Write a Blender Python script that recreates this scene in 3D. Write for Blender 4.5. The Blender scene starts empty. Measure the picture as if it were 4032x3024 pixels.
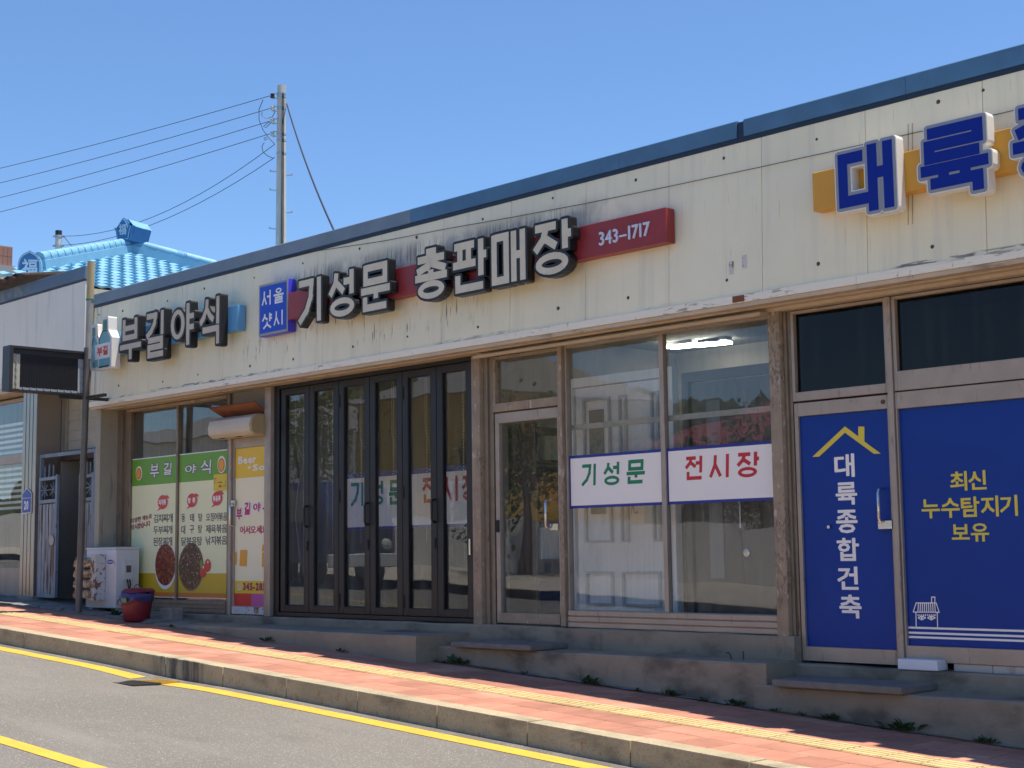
import bpy, bmesh, math, random
from math import radians, sin, cos, pi, atan, atan2, sqrt, hypot
from mathutils import Vector, Matrix
from mathutils.geometry import delaunay_2d_cdt

random.seed(7)
SC = bpy.context.scene
COL = SC.collection

# ------------------------------------------------------------------ camera
CAM = Vector((17.3138, -9.8599, 0.0))            # eye level is z = 0; the pavement lies about 1.2 m lower
YAW, PITCH, ROLL, FPX = -0.80667, 0.11179, -0.01324, 5904.0
_f = Vector((sin(YAW) * cos(PITCH), cos(YAW) * cos(PITCH), sin(PITCH)))
_r0 = Vector((cos(YAW), -sin(YAW), 0))
_u0 = _r0.cross(_f)
_r = _r0 * cos(ROLL) + _u0 * sin(ROLL)
_u = -_r0 * sin(ROLL) + _u0 * cos(ROLL)
cd = bpy.data.cameras.new('camera'); cam = bpy.data.objects.new('camera', cd); COL.objects.link(cam)
cd.sensor_width = 36.0; cd.lens = 36.0 * FPX / 4032.0; cd.clip_start = 0.1; cd.clip_end = 3000
m3 = Matrix((_r, _u, -_f)).transposed()
cam.matrix_world = Matrix.Translation(CAM) @ m3.to_4x4()
SC.camera = cam

# ------------------------------------------------------------------ sun and sky
SUNV = Vector((0.205, 0.16, 1.0)).normalized()
SUN_EL = math.asin(SUNV.z)
w = bpy.data.worlds.new('World'); SC.world = w; w.use_nodes = True
nt = w.node_tree; nt.nodes.clear()
sky = nt.nodes.new('ShaderNodeTexSky'); sky.sky_type = 'NISHITA'; sky.sun_disc = False
sky.sun_elevation = SUN_EL; sky.sun_rotation = atan2(SUNV.x, SUNV.y)
sky.air_density = 1.0; sky.dust_density = 0.0; sky.ozone_density = 10.0; sky.altitude = 50
bg = nt.nodes.new('ShaderNodeBackground'); bg.inputs[1].default_value = 0.118
wo = nt.nodes.new('ShaderNodeOutputWorld')
nt.links.new(sky.outputs[0], bg.inputs[0]); nt.links.new(bg.outputs[0], wo.inputs[0])
sl = bpy.data.lights.new('sun', 'SUN'); so = bpy.data.objects.new('sun', sl); COL.objects.link(so)
sl.energy = 4.8; sl.angle = radians(0.53); sl.color = (1.0, 0.92, 0.79)
so.rotation_euler = (-SUNV).to_track_quat('-Z', 'Y').to_euler(); so.location = (0, 0, 30)
vs = SC.view_settings
vs.view_transform = 'Standard'; vs.look = 'None'; vs.gamma = 1.0; vs.use_curve_mapping = False
vs.exposure = 0.55
SC.render.engine = 'CYCLES'
cy = SC.cycles
cy.max_bounces = 8; cy.diffuse_bounces = 4; cy.glossy_bounces = 4; cy.transparent_max_bounces = 16
cy.use_denoising = True; cy.caustics_reflective = False; cy.caustics_refractive = False
cy.sample_clamp_indirect = 6.0

# ------------------------------------------------------------------ photo pixel -> place on a known plane
def ray(px, py): return _f + _r * ((px - 2016) / FPX) - _u * ((py - 1512) / FPX)
def aty(px, py, y):
    d = ray(px, py); return CAM + d * ((y - CAM.y) / d.y)
def atx(px, py, x):
    d = ray(px, py); return CAM + d * ((x - CAM.x) / d.x)
def atd(px, py, dd):
    d = ray(px, py); return CAM + d * (dd / hypot(d.x, d.y))
def G(x): return -0.75 - 0.0475 * x - 0.00035 * x * x          # pavement height along the street
def GS(x): return -0.0475 - 0.0007 * x                          # its slope
# zoom windows used while measuring
def zA(x, y): return (2926 + x / 2, 200 + y / 2)
def zB(x, y): return (1900 + x / 2, 500 + y / 2)
def zC(x, y): return (900 + x / 2, 750 + y / 2)
def zD(x, y): return (x / 2, 1000 + y / 2)
def z2(x, y): return (x / 1.843, 1550 + y / 1.843)
def z3(x, y): return (350 + x / 1.659, 1500 + y / 1.659)
def z4(x, y): return (1000 + x / 1.443, 1350 + y / 1.443)
def z5(x, y): return (1850 + x / 1.276, 1250 + y / 1.276)
def z6(x, y): return (2900 + x / 1.0053, 1050 + y / 1.0053)
def rect(zf, a, b, c, d, y):
    """pixel box -> (x0, x1, z0, z1) on the plane y"""
    mx, my = (a + c) / 2, (b + d) / 2
    return (aty(*zf(a, my), y).x, aty(*zf(c, my), y).x, aty(*zf(mx, d), y).z, aty(*zf(mx, b), y).z)

# ------------------------------------------------------------------ materials
def lin(h):
    h = h.lstrip('#'); v = [int(h[i:i + 2], 16) / 255 for i in (0, 2, 4)]
    return tuple(c / 12.92 if c <= 0.04045 else ((c + 0.055) / 1.055) ** 2.4 for c in v)
def pbr(name, base, rough=0.6, metal=0.0, layers=(), bump=None, rnd=0.0, spec=0.5, var=0.0, vscale=2.0):
    m = bpy.data.materials.new(name); m.use_nodes = True
    t = m.node_tree; N = t.nodes; L = t.links; N.clear()
    out = N.new('ShaderNodeOutputMaterial'); bs = N.new('ShaderNodeBsdfPrincipled'); L.new(bs.outputs[0], out.inputs[0])
    geo = N.new('ShaderNodeNewGeometry')
    sep = N.new('ShaderNodeSeparateXYZ'); L.new(geo.outputs['Position'], sep.inputs[0])
    def noise(sc, det=4, off=0.0, rough_=0.55):
        mp = N.new('ShaderNodeMapping'); mp.inputs['Scale'].default_value = sc if hasattr(sc, '__len__') else (sc, sc, sc)
        mp.inputs['Location'].default_value = (off, off * 1.7, off * 0.6)
        L.new(geo.outputs['Position'], mp.inputs[0])
        n = N.new('ShaderNodeTexNoise'); n.inputs['Scale'].default_value = 1.0; n.inputs['Detail'].default_value = det
        n.inputs['Roughness'].default_value = rough_
        L.new(mp.outputs[0], n.inputs['Vector']); return n.outputs[0]
    def ramp(v, lo, hi, a=0.0, b=1.0):
        r = N.new('ShaderNodeMapRange'); r.interpolation_type = 'SMOOTHSTEP'
        for i, x in zip((1, 2, 3, 4), (lo, hi, a, b)): r.inputs[i].default_value = x
        L.new(v, r.inputs[0]); return r.outputs[0]
    def mul(a, b):
        x = N.new('ShaderNodeMath'); x.operation = 'MULTIPLY'; L.new(a, x.inputs[0])
        if isinstance(b, float): x.inputs[1].default_value = b
        else: L.new(b, x.inputs[1])
        return x.outputs[0]
    def mix(fac, a, b):
        x = N.new('ShaderNodeMix'); x.data_type = 'RGBA'
        if isinstance(fac, float): x.inputs[0].default_value = fac
        else: L.new(fac, x.inputs[0])
        for i, c in ((6, a), (7, b)):
            if isinstance(c, tuple): x.inputs[i].default_value = (*c[:3], 1)
            else: L.new(c, x.inputs[i])
        return x.outputs[2]
    col = tuple(base)
    dark = tuple(c * (1 - var) for c in base)
    if var: col = mix(ramp(noise(vscale, 5, 3.1), 0.3, 0.7), dark, tuple(base))
    rough_in = None
    for k, ly in enumerate(layers):
        if ly.get('vor'):
            mp = N.new('ShaderNodeMapping'); mp.inputs['Scale'].default_value = (ly['vor'],) * 3
            L.new(geo.outputs['Position'], mp.inputs[0])
            v = N.new('ShaderNodeTexVoronoi'); v.inputs['Scale'].default_value = 1.0
            L.new(mp.outputs[0], v.inputs['Vector'])
            sepc = N.new('ShaderNodeSeparateColor'); L.new(v.outputs['Color'], sepc.inputs[0])
            fac = ramp(sepc.outputs[0], ly['lo'], ly['hi'])
        else:
            fac = ramp(noise(ly['n'], ly.get('det', 4), ly.get('off', 1.0 + 5.3 * k)), ly['lo'], ly['hi'])
        if ly.get('n2'): fac = mul(fac, ramp(noise(ly['n2'], 3, 9.0 + 2 * k), ly.get('lo2', .4), ly.get('hi2', .65)))
        for ax, a, b, fd in ly.get('box', ()):
            s = sep.outputs['XYZ'.index(ax)]
            if fd > 0:
                fac = mul(fac, ramp(s, a, a + fd)); fac = mul(fac, ramp(s, b - fd, b, 1.0, 0.0))
        if ly.get('zlo') is not None:
            a, b = ly['zlo']; fac = mul(fac, ramp(sep.outputs[2], a, b))
        fac = mul(fac, float(ly.get('s', 1.0)))
        c = ly['c']
        col = mix(fac, col, tuple(c))
        if ly.get('r') is not None:
            x = N.new('ShaderNodeMix'); x.data_type = 'FLOAT'; L.new(fac, x.inputs[0])
            if rough_in is None: x.inputs[2].default_value = rough
            else: L.new(rough_in, x.inputs[2])
            x.inputs[3].default_value = ly['r']; rough_in = x.outputs[0]
    if rnd:
        oi = N.new('ShaderNodeObjectInfo')
        r = N.new('ShaderNodeMapRange'); L.new(oi.outputs['Random'], r.inputs[0])
        r.inputs[3].default_value = 1 - rnd; r.inputs[4].default_value = 1 + rnd
        hs = N.new('ShaderNodeHueSaturation'); L.new(r.outputs[0], hs.inputs['Value'])
        if isinstance(col, tuple): hs.inputs['Color'].default_value = (*col, 1)
        else: L.new(col, hs.inputs['Color'])
        col = hs.outputs[0]
    if isinstance(col, tuple): bs.inputs['Base Color'].default_value = (*col, 1)
    else: L.new(col, bs.inputs['Base Color'])
    if rough_in is not None: L.new(rough_in, bs.inputs['Roughness'])
    else: bs.inputs['Roughness'].default_value = rough
    bs.inputs['Metallic'].default_value = metal
    bs.inputs['Specular IOR Level'].default_value = spec
    if bump:
        n = noise(bump[0], 6, 17.0, 0.6)
        b = N.new('ShaderNodeBump'); b.inputs['Strength'].default_value = bump[1]; b.inputs['Distance'].default_value = bump[2]
        L.new(n, b.inputs['Height']); L.new(b.outputs[0], bs.inputs['Normal'])
    return m
def glassmat(name, tint=(0.955, 0.968, 0.96), refl=1.0, dirt=0.06):
    m = bpy.data.materials.new(name); m.use_nodes = True
    t = m.node_tree; N = t.nodes; L = t.links; N.clear()
    out = N.new('ShaderNodeOutputMaterial')
    fr = N.new('ShaderNodeFresnel'); fr.inputs[0].default_value = 1.52
    tr = N.new('ShaderNodeBsdfTransparent'); tr.inputs[0].default_value = (*tint, 1)
    gl = N.new('ShaderNodeBsdfGlossy'); gl.inputs['Roughness'].default_value = 0.0; gl.inputs[0].default_value = (refl, refl, refl, 1)
    geo = N.new('ShaderNodeNewGeometry')
    ir = N.new('ShaderNodeMapRange'); L.new(geo.outputs['Backfacing'], ir.inputs[0]); ir.inputs[3].default_value = 1.52; ir.inputs[4].default_value = 1 / 1.52
    L.new(ir.outputs[0], fr.inputs[0])          # the back face of a pane reflects like its front
    mpn = N.new('ShaderNodeMapping'); mpn.inputs['Scale'].default_value = (1.3, 1.3, 0.9); L.new(geo.outputs['Position'], mpn.inputs[0])
    nz = N.new('ShaderNodeTexNoise'); nz.inputs['Scale'].default_value = 1.0; nz.inputs['Detail'].default_value = 1.0; L.new(mpn.outputs[0], nz.inputs['Vector'])
    bp = N.new('ShaderNodeBump'); bp.inputs['Strength'].default_value = 0.16; bp.inputs['Distance'].default_value = 0.02
    L.new(nz.outputs[0], bp.inputs['Height']); L.new(bp.outputs[0], gl.inputs['Normal'])
    mx = N.new('ShaderNodeMixShader'); L.new(fr.outputs[0], mx.inputs[0]); L.new(tr.outputs[0], mx.inputs[1]); L.new(gl.outputs[0], mx.inputs[2])
    df = N.new('ShaderNodeBsdfDiffuse'); df.inputs[0].default_value = (0.5, 0.49, 0.45, 1)
    mp2 = N.new('ShaderNodeMapping'); mp2.inputs['Scale'].default_value = (14, 14, 0.8); L.new(geo.outputs['Position'], mp2.inputs[0])
    n2 = N.new('ShaderNodeTexNoise'); n2.inputs['Scale'].default_value = 1.0; n2.inputs['Detail'].default_value = 6.0; L.new(mp2.outputs[0], n2.inputs['Vector'])
    r = N.new('ShaderNodeMapRange'); L.new(n2.outputs[0], r.inputs[0])
    for i, x in zip((1, 2, 3, 4), (0.45, 0.8, dirt * 0.4, dirt * 2.5)): r.inputs[i].default_value = x
    m2 = N.new('ShaderNodeMixShader'); L.new(r.outputs[0], m2.inputs[0]); L.new(mx.outputs[0], m2.inputs[1]); L.new(df.outputs[0], m2.inputs[2])
    L.new(m2.outputs[0], out.inputs[0]); return m
def emit(name, col, s):
    m = bpy.data.materials.new(name); m.use_nodes = True
    t = m.node_tree; t.nodes.clear(); o = t.nodes.new('ShaderNodeOutputMaterial'); e = t.nodes.new('ShaderNodeEmission')
    e.inputs[0].default_value = (*col, 1); e.inputs[1].default_value = s; t.links.new(e.outputs[0], o.inputs[0]); return m
RUST = (0.12, 0.05, 0.02)
GRIME = (0.10, 0.095, 0.09)
M = {}
M['fascia'] = pbr('cream_panel', (0.88, 0.825, 0.605), 0.42, var=0.07, vscale=1.1, bump=((3, 3, 1), 0.05, 0.02), layers=[
    dict(c=(0.60, 0.57, 0.47), n=(9, 9, 0.45), lo=.48, hi=.72, s=.34),
    dict(c=(0.40, 0.36, 0.29), n=(4, 4, 3.4), lo=.34, hi=.58, s=.85, box=(('X', 2.4, 8.9, 1.3), ('Z', 2.80, 3.30, .20))),
    dict(c=(0.15, 0.125, 0.095), n=(46, 46, 2.6), lo=.46, hi=.66, s=.72, n2=(1.7, 1.7, 3.0), lo2=.36, hi2=.54, box=(('X', 2.7, 8.3, .9), ('Z', 2.88, 3.27, .16))),
    dict(c=(0.10, 0.085, 0.06), n=(48, 48, 3.2), lo=.585, hi=.66, s=.85, n2=(1.4, 1.4, 2.6), lo2=.42, hi2=.56, box=(('X', 1.6, 6.9, .9), ('Z', 2.16, 2.68, .16))),
    dict(c=(0.09, 0.08, 0.075), n=(7, 7, 40), lo=.47, hi=.56, s=.8, n2=(.7, .7, .7), lo2=.48, hi2=.56, box=(('Z', 2.082, 2.135, .018),)),
    dict(c=(0.20, 0.185, 0.15), n=(22, 22, 1.2), lo=.42, hi=.66, s=.6, box=(('X', -1.4, -0.95, .15),)),
    dict(c=(0.50, 0.36, 0.19), n=(60, 60, .6), lo=.65, hi=.73, s=.45)])
M['fascia_left'] = pbr('pale_panel', (0.81, 0.79, 0.69), 0.45, var=0.06, vscale=1.0, layers=[
    dict(c=(0.42, 0.40, 0.37), n=(12, 12, 0.6), lo=.5, hi=.8, s=.35),
    dict(c=(0.2, 0.19, 0.17), n=(10, 10, 1.0), lo=.45, hi=.7, s=.5, box=(('Z', 2.5, 2.75, .1),))])
M['ledge'] = pbr('white_ledge', (0.84, 0.80, 0.67), 0.45, layers=[
    dict(c=(0.13, 0.115, 0.10), n=(7, 20, 46), lo=.54, hi=.62, s=.6, n2=(.8, .8, .8), lo2=.50, hi2=.60),
    dict(c=(0.33, 0.17, 0.07), n=(20, 20, 9), lo=.66, hi=.73, s=.5)])
M['soffit'] = pbr('tan_soffit', (0.57, 0.46, 0.335), 0.55, var=.12, vscale=3, layers=[
    dict(c=(0.10, 0.075, 0.05), n=(3, 12, 12), lo=.58, hi=.72, s=.55)])
M['cap_blue'] = pbr('blue_cap', (0.072, 0.185, 0.325), 0.42, var=.2, vscale=3, layers=[
    dict(c=(0.11, 0.20, 0.29), n=(14, 14, 8), lo=.55, hi=.8, s=.4)])
M['cap_faded'] = pbr('faded_blue_cap', (0.18, 0.25, 0.325), 0.5, var=.18, vscale=2.5, layers=[
    dict(c=(0.20, 0.25, 0.30), n=(20, 20, 3), lo=.5, hi=.75, s=.4)])
M['cap_dark'] = pbr('dark_blue_trim', (0.008, 0.024, 0.055), 0.5)
M['cap_left'] = pbr('left_blue_cap', (0.10, 0.17, 0.26), 0.5, var=.2, layers=[
    dict(c=(0.22, 0.23, 0.24), n=(6, 6, 6), lo=.42, hi=.6, s=.8, box=(('X', -5.0, -2.9, .5),))])
M['alu'] = pbr('brown_anodised', (0.26, 0.205, 0.145), 0.42, 0.25, var=.2, vscale=6, layers=[
    dict(c=(0.30, 0.26, 0.21), n=(30, 30, 2), lo=.5, hi=.75, s=.5), dict(c=(0.05, 0.035, 0.025), n=(18, 18, 5), lo=.6, hi=.72, s=.6)])
M['alu_pale'] = pbr('pale_brown_anodised', (0.42, 0.355, 0.29), 0.4, 0.25, var=.12, vscale=5, layers=[
    dict(c=(0.14, 0.09, 0.05), n=(24, 24, 5), lo=.6, hi=.74, s=.5)])
M['alu_worn'] = pbr('peeling_brown_post', (0.36, 0.28, 0.195), 0.6, 0.0, var=.2, vscale=7, bump=((40, 40, 25), .35, .006), layers=[
    dict(c=(0.15, 0.105, 0.075), n=(45, 45, 22), lo=.5, hi=.60, s=.7, n2=(3.0, 3.0, 1.4), lo2=.46, hi2=.58),
    dict(c=(0.52, 0.47, 0.40), n=(26, 26, 9), lo=.62, hi=.66, s=.8)])
M['black_alu'] = pbr('black_folding_frame', (0.012, 0.012, 0.014), 0.42, 0.0, var=.3, vscale=4)
M['black_rubber'] = pbr('black_gasket', (0.006, 0.006, 0.007), 0.6)
M['steel'] = pbr('brushed_steel', (0.42, 0.38, 0.33), 0.32, 0.75, var=.12, vscale=2, bump=((90, 90, 3), .12, .002))
M['chrome'] = pbr('bright_handle', (0.62, 0.61, 0.60), 0.18, 1.0)
M['glass'] = glassmat('shop_glass', dirt=0.035)
M['glass_dirty'] = glassmat('dusty_glass', dirt=0.05)
M['glass_dark'] = glassmat('dark_glass', (0.30, 0.29, 0.28), refl=.45, dirt=0.01)
M['concrete'] = pbr('stained_concrete', (0.35, 0.29, 0.21), 0.85, var=.22, vscale=1.3, bump=((30, 30, 30), .5, .012), layers=[
    dict(c=(0.075, 0.065, 0.052), n=(1.5, 1.5, 2.6), lo=.47, hi=.66, s=.7), dict(c=(0.36, 0.30, 0.225), n=(5, 5, 9), lo=.54, hi=.72, s=.5),
    dict(c=(0.05, 0.045, 0.038), n=(7, 7, 2.2), lo=.58, hi=.74, s=.5, n2=(1, 1, 1), lo2=.42, hi2=.6)])
M['concrete_top'] = pbr('trodden_concrete', (0.30, 0.27, 0.23), 0.85, var=.25, vscale=3, bump=((40, 40, 40), .5, .01), layers=[
    dict(c=(0.09, 0.085, 0.08), n=(6, 6, 6), lo=.52, hi=.7, s=.6)])
M['slab'] = pbr('step_slab', (0.23, 0.205, 0.18), 0.8, var=.25, vscale=6, bump=((45, 45, 45), .4, .008))
M['cement'] = pbr('cement_strip', (0.25, 0.235, 0.21), 0.9, var=.35, vscale=4, bump=((22, 22, 22), .8, .02), layers=[
    dict(c=(0.05, 0.06, 0.03), n=(8, 8, 8), lo=.55, hi=.66, s=.8)])
M['paver'] = pbr('red_paver', (0.47, 0.21, 0.14), 0.85, var=.18, vscale=5, rnd=.17, bump=((70, 70, 70), .35, .004), layers=[
    dict(c=(0.56, 0.32, 0.235), n=(1.1, 1.8, 1), lo=.5, hi=.72, s=.5), dict(c=(0.10, 0.07, 0.06), n=(24, 24, 24), lo=.68, hi=.75, s=.6)])
M['mortar'] = pbr('paver_joint', (0.085, 0.055, 0.04), 0.95)
M['tactile'] = pbr('yellow_tactile', (0.66, 0.50, 0.235), 0.8, var=.15, vscale=6, rnd=.06, bump=((60, 60, 60), .3, .004), layers=[
    dict(c=(0.36, 0.22, 0.10), n=(16, 16, 16), lo=.58, hi=.72, s=.55)])
M['tactile_base'] = pbr('tactile_groove', (0.42, 0.28, 0.12), 0.9, var=.2, vscale=7, rnd=.08)
M['kerb'] = pbr('granite_kerb', (0.47, 0.39, 0.255), 0.8, var=.18, vscale=3, rnd=.05, bump=((80, 80, 80), .3, .004), layers=[
    dict(c=(0.16, 0.14, 0.115), n=(95, 95, 95), lo=.52, hi=.66, s=.55), dict(c=(0.10, 0.085, 0.065), n=(3, 3, 6), lo=.5, hi=.75, s=.55),
    dict(c=(0.05, 0.045, 0.04), n=(12, 12, 1.5), lo=.4, hi=.6, s=.8, box=(('X', 4.0, 5.2, .35), ('Y', -2.2, -2.1, .01))),
    dict(c=(0.38, 0.15, 0.05), n=(26, 26, 12), lo=.62, hi=.69, s=.7)])
M['asphalt'] = pbr('worn_asphalt', (0.185, 0.17, 0.148), 0.85, var=.16, vscale=.45, bump=((150, 150, 150), .45, .005), layers=[
    dict(c=(0.125, 0.115, 0.10), n=(130, 130, 130), lo=.44, hi=.62, s=.6), dict(c=(0.52, 0.49, 0.43), vor=150.0, lo=.93, hi=.985, s=.8),
    dict(c=(0.28, 0.26, 0.225), vor=210.0, lo=.78, hi=.95, s=.4), dict(c=(0.23, 0.21, 0.18), n=(.35, 1.6, 1), lo=.5, hi=.7, s=.6),
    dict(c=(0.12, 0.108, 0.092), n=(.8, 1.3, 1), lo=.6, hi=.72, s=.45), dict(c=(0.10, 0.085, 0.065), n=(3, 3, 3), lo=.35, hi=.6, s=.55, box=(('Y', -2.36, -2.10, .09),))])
M['line'] = pbr('yellow_road_paint', (0.72, 0.43, 0.045), 0.7, var=.14, vscale=3, bump=((120, 120, 120), .4, .004), layers=[
    dict(c=(0.42, 0.25, 0.06), n=(5, 14, 9), lo=.56, hi=.72, s=.6), dict(c=(0.19, 0.175, 0.15), n=(60, 60, 60), lo=.60, hi=.66, s=.8, n2=(2.2, 5, 1), lo2=.46, hi2=.6),
    dict(c=(0.35, 0.16, 0.04), n=(1.6, 9, 1), lo=.66, hi=.74, s=.6)])
M['iron'] = pbr('drain_iron', (0.06, 0.055, 0.05), 0.6, .5, layers=[
    dict(c=(0.60, 0.36, 0.05), n=(30, 30, 30), lo=.25, hi=.45, s=.85, box=(('Y', -2.47, -2.27, .01),))])
M['pit'] = pbr('drain_pit', (0.035, 0.033, 0.03), 0.9)
M['letter_black'] = pbr('black_letter_body', (0.010, 0.010, 0.011), 0.38, layers=[dict(c=(0.04, 0.04, 0.04), n=(9, 9, 9), lo=.55, hi=.75, s=.4)])
M['letter_grey'] = pbr('grey_letter_body', (0.013, 0.012, 0.013), 0.5, var=.2)
M['letter_face'] = pbr('cream_letter_face', (0.68, 0.62, 0.475), 0.5, var=.1, vscale=5, layers=[dict(c=(0.36, 0.34, 0.30), n=(10, 10, 5), lo=.55, hi=.75, s=.35)])
M['letter_face2'] = pbr('beige_letter_face', (0.57, 0.50, 0.39), 0.5, var=.08, vscale=5)
M['letter_white'] = pbr('white_letter_body', (0.78, 0.76, 0.72), 0.4, layers=[dict(c=(0.45, 0.40, 0.32), n=(14, 14, 10), lo=.62, hi=.75, s=.35)])
M['letter_rim'] = pbr('grey_letter_rim', (0.27, 0.29, 0.33), 0.4)
M['letter_blue'] = pbr('blue_letter_face', (0.003, 0.022, 0.27), 0.4, spec=.2)
M['board_red'] = pbr('red_sign_board', (0.30, 0.028, 0.03), 0.4, var=.15, vscale=3, layers=[dict(c=(0.16, 0.05, 0.05), n=(20, 20, 3), lo=.55, hi=.75, s=.5)])
M['board_yellow'] = pbr('amber_sign_board', (0.68, 0.335, 0.03), 0.4, var=.1)
M['board_sky'] = pbr('sky_blue_sign_board', (0.12, 0.36, 0.62), 0.35, var=.12)
M['box_blue'] = pbr('blue_light_box', (0.012, 0.07, 0.55), 0.35, spec=.3)
M['box_side'] = pbr('violet_blue_box_side', (0.05, 0.045, 0.62), 0.35)
M['sign_white'] = pbr('white_sign_paint', (0.78, 0.79, 0.82), 0.4)
M['film_blue'] = pbr('blue_window_film', (0.003, 0.045, 0.30), 0.38, var=.10, vscale=1.2, spec=.25, bump=((7, 7, 5), .06, .01))
M['film_white'] = pbr('white_film', (0.92, 0.89, 0.84), 0.4)
M['film_yellow'] = pbr('yellow_film', (0.76, 0.62, 0.06), 0.4)
M['film_navy'] = pbr('navy_border_film', (0.012, 0.03, 0.26), 0.4)
M['film_green'] = pbr('green_film', (0.0, 0.23, 0.10), 0.4)
M['film_red'] = pbr('red_film', (0.58, 0.02, 0.035), 0.4)
M['p_cream'] = pbr('pale_lime_poster', (0.83, 0.85, 0.52), 0.35)
M['p_green'] = pbr('leaf_green_poster', (0.14, 0.37, 0.025), 0.35)
M['p_yellow'] = pbr('mustard_poster', (0.62, 0.42, 0.02), 0.35)
M['p_orange'] = pbr('orange_poster', (0.62, 0.19, 0.02), 0.35)
M['p_ivory'] = pbr('ivory_poster', (0.88, 0.83, 0.57), 0.35)
M['p_gold'] = pbr('gold_poster', (0.80, 0.54, 0.03), 0.35)
M['p_red'] = pbr('red_poster', (0.62, 0.045, 0.03), 0.35)
M['p_pink'] = pbr('pink_poster', (0.50, 0.10, 0.34), 0.35)
M['p_magenta'] = pbr('magenta_print', (0.50, 0.02, 0.15), 0.4)
M['p_slate'] = pbr('slate_print', (0.075, 0.08, 0.12), 0.4)
M['p_plum'] = pbr('plum_print', (0.30, 0.03, 0.09), 0.4)
M['p_white'] = pbr('white_print', (0.82, 0.82, 0.80), 0.4)
M['p_amber'] = pbr('amber_print', (0.78, 0.37, 0.04), 0.4)
M['food_red'] = pbr('kimchi_print', (0.20, 0.028, 0.012), 0.35, layers=[
    dict(c=(0.42, 0.12, 0.03), n=(26, 26, 22), lo=.52, hi=.62, s=.8), dict(c=(0.03, 0.012, 0.008), n=(22, 22, 30), lo=.5, hi=.6, s=.85)])
M['food_dark'] = pbr('stew_print', (0.045, 0.022, 0.014), 0.3, layers=[
    dict(c=(0.36, 0.06, 0.03), n=(26, 26, 26), lo=.56, hi=.62, s=.9), dict(c=(0.30, 0.32, 0.10), n=(30, 30, 30), lo=.6, hi=.64, s=.9),
    dict(c=(0.6, 0.45, 0.33), n=(24, 24, 24), lo=.64, hi=.68, s=.9)])
M['food_rim'] = pbr('bowl_rim_print', (0.20, 0.12, 0.06), 0.3)
M['room'] = pbr('dim_room_wall', (0.36, 0.335, 0.29), 0.9, var=.2)
M['room_floor'] = pbr('room_floor', (0.13, 0.12, 0.11), 0.6)
M['room_ceiling'] = pbr('room_ceiling', (0.34, 0.35, 0.34), 0.8)
M['door_white'] = pbr('white_display_door', (0.84, 0.84, 0.83), 0.4)
M['door_relief_shade'] = pbr('shade_grey_moulding', (0.50, 0.51, 0.53), 0.4)  # white door's mouldings greyed so the colour stands for shade on their relief
M['door_dark'] = pbr('dark_display_door', (0.085, 0.07, 0.06), 0.35)
M['door_grey'] = pbr('grey_door_glass', (0.20, 0.22, 0.23), 0.2)
M['tube'] = emit('lit_tube', (1.0, 0.95, 0.80), 20.0)
M['bead'] = pbr('bead', (0.75, 0.77, 0.78), 0.2)
M['ac'] = pbr('aged_white_enamel', (0.66, 0.655, 0.66), 0.4, var=.06, layers=[
    dict(c=RUST, n=(22, 22, 9), lo=.64, hi=.70, s=.9, n2=(4, 4, 4), lo2=.5, hi2=.58)])
M['rusty_cream'] = pbr('rust_eaten_cream', (0.56, 0.43, 0.27), 0.7, bump=((40, 40, 40), .5, .006), layers=[
    dict(c=(0.30, 0.15, 0.05), n=(14, 14, 14), lo=.42, hi=.58, s=.75), dict(c=(0.07, 0.03, 0.015), n=(24, 24, 20), lo=.54, hi=.62, s=.95)])
M['rusty_white'] = pbr('rust_eaten_white', (0.60, 0.58, 0.56), 0.6, bump=((40, 40, 40), .4, .005), layers=[
    dict(c=(0.20, 0.085, 0.03), n=(9, 9, 7), lo=.54, hi=.61, s=.95), dict(c=(0.06, 0.028, 0.014), n=(30, 30, 30), lo=.6, hi=.66, s=.95)])
M['gate'] = pbr('rusty_pale_blue_gate', (0.27, 0.31, 0.35), 0.55, var=.2, vscale=4, layers=[
    dict(c=(0.085, 0.035, 0.016), n=(16, 16, 1.6), lo=.50, hi=.58, s=.95, n2=(4, 4, .9), lo2=.40, hi2=.52), dict(c=(0.40, 0.40, 0.38), n=(14, 14, 2.5), lo=.62, hi=.7, s=.6)])
M['gate_frame'] = pbr('blue_gate_frame', (0.20, 0.26, 0.33), 0.5, var=.25, vscale=5, layers=[dict(c=RUST, n=(14, 14, 5), lo=.64, hi=.70, s=.9)])
M['siding'] = pbr('cream_lap_siding', (0.52, 0.48, 0.37), 0.6, var=.1, layers=[dict(c=(0.24, 0.20, 0.13), n=(10, 10, 1.5), lo=.55, hi=.75, s=.4)])
M['pilaster'] = pbr('cream_pilaster', (0.40, 0.375, 0.30), 0.7, var=.14, layers=[dict(c=(0.15, 0.13, 0.10), n=(14, 14, 2), lo=.56, hi=.72, s=.5)])
M['post_grey'] = pbr('weathered_steel_post', (0.16, 0.15, 0.135), 0.5, .4, var=.25, vscale=4)
M['pipe_pale'] = pbr('galvanised_pipe', (0.40, 0.38, 0.35), 0.45, .3, var=.15, vscale=4)
M['led_case'] = pbr('black_sign_case', (0.025, 0.026, 0.03), 0.45)
M['led_grid'] = pbr('led_module', (0.012, 0.012, 0.014), 0.6, layers=[dict(c=(0.05, 0.05, 0.055), n=(60, 60, 60), lo=.55, hi=.7, s=.6)])
M['led_cream'] = pbr('cream_inner_trim', (0.42, 0.41, 0.33), 0.5)
M['led_grey'] = pbr('grey_inner_trim', (0.33, 0.36, 0.39), 0.5)
M['red_plastic'] = pbr('red_bucket_plastic', (0.21, 0.018, 0.03), 0.42, var=.12)
M['blue_bag'] = pbr('blue_plastic_bag', (0.03, 0.05, 0.19), 0.35, var=.3, vscale=20)
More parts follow.
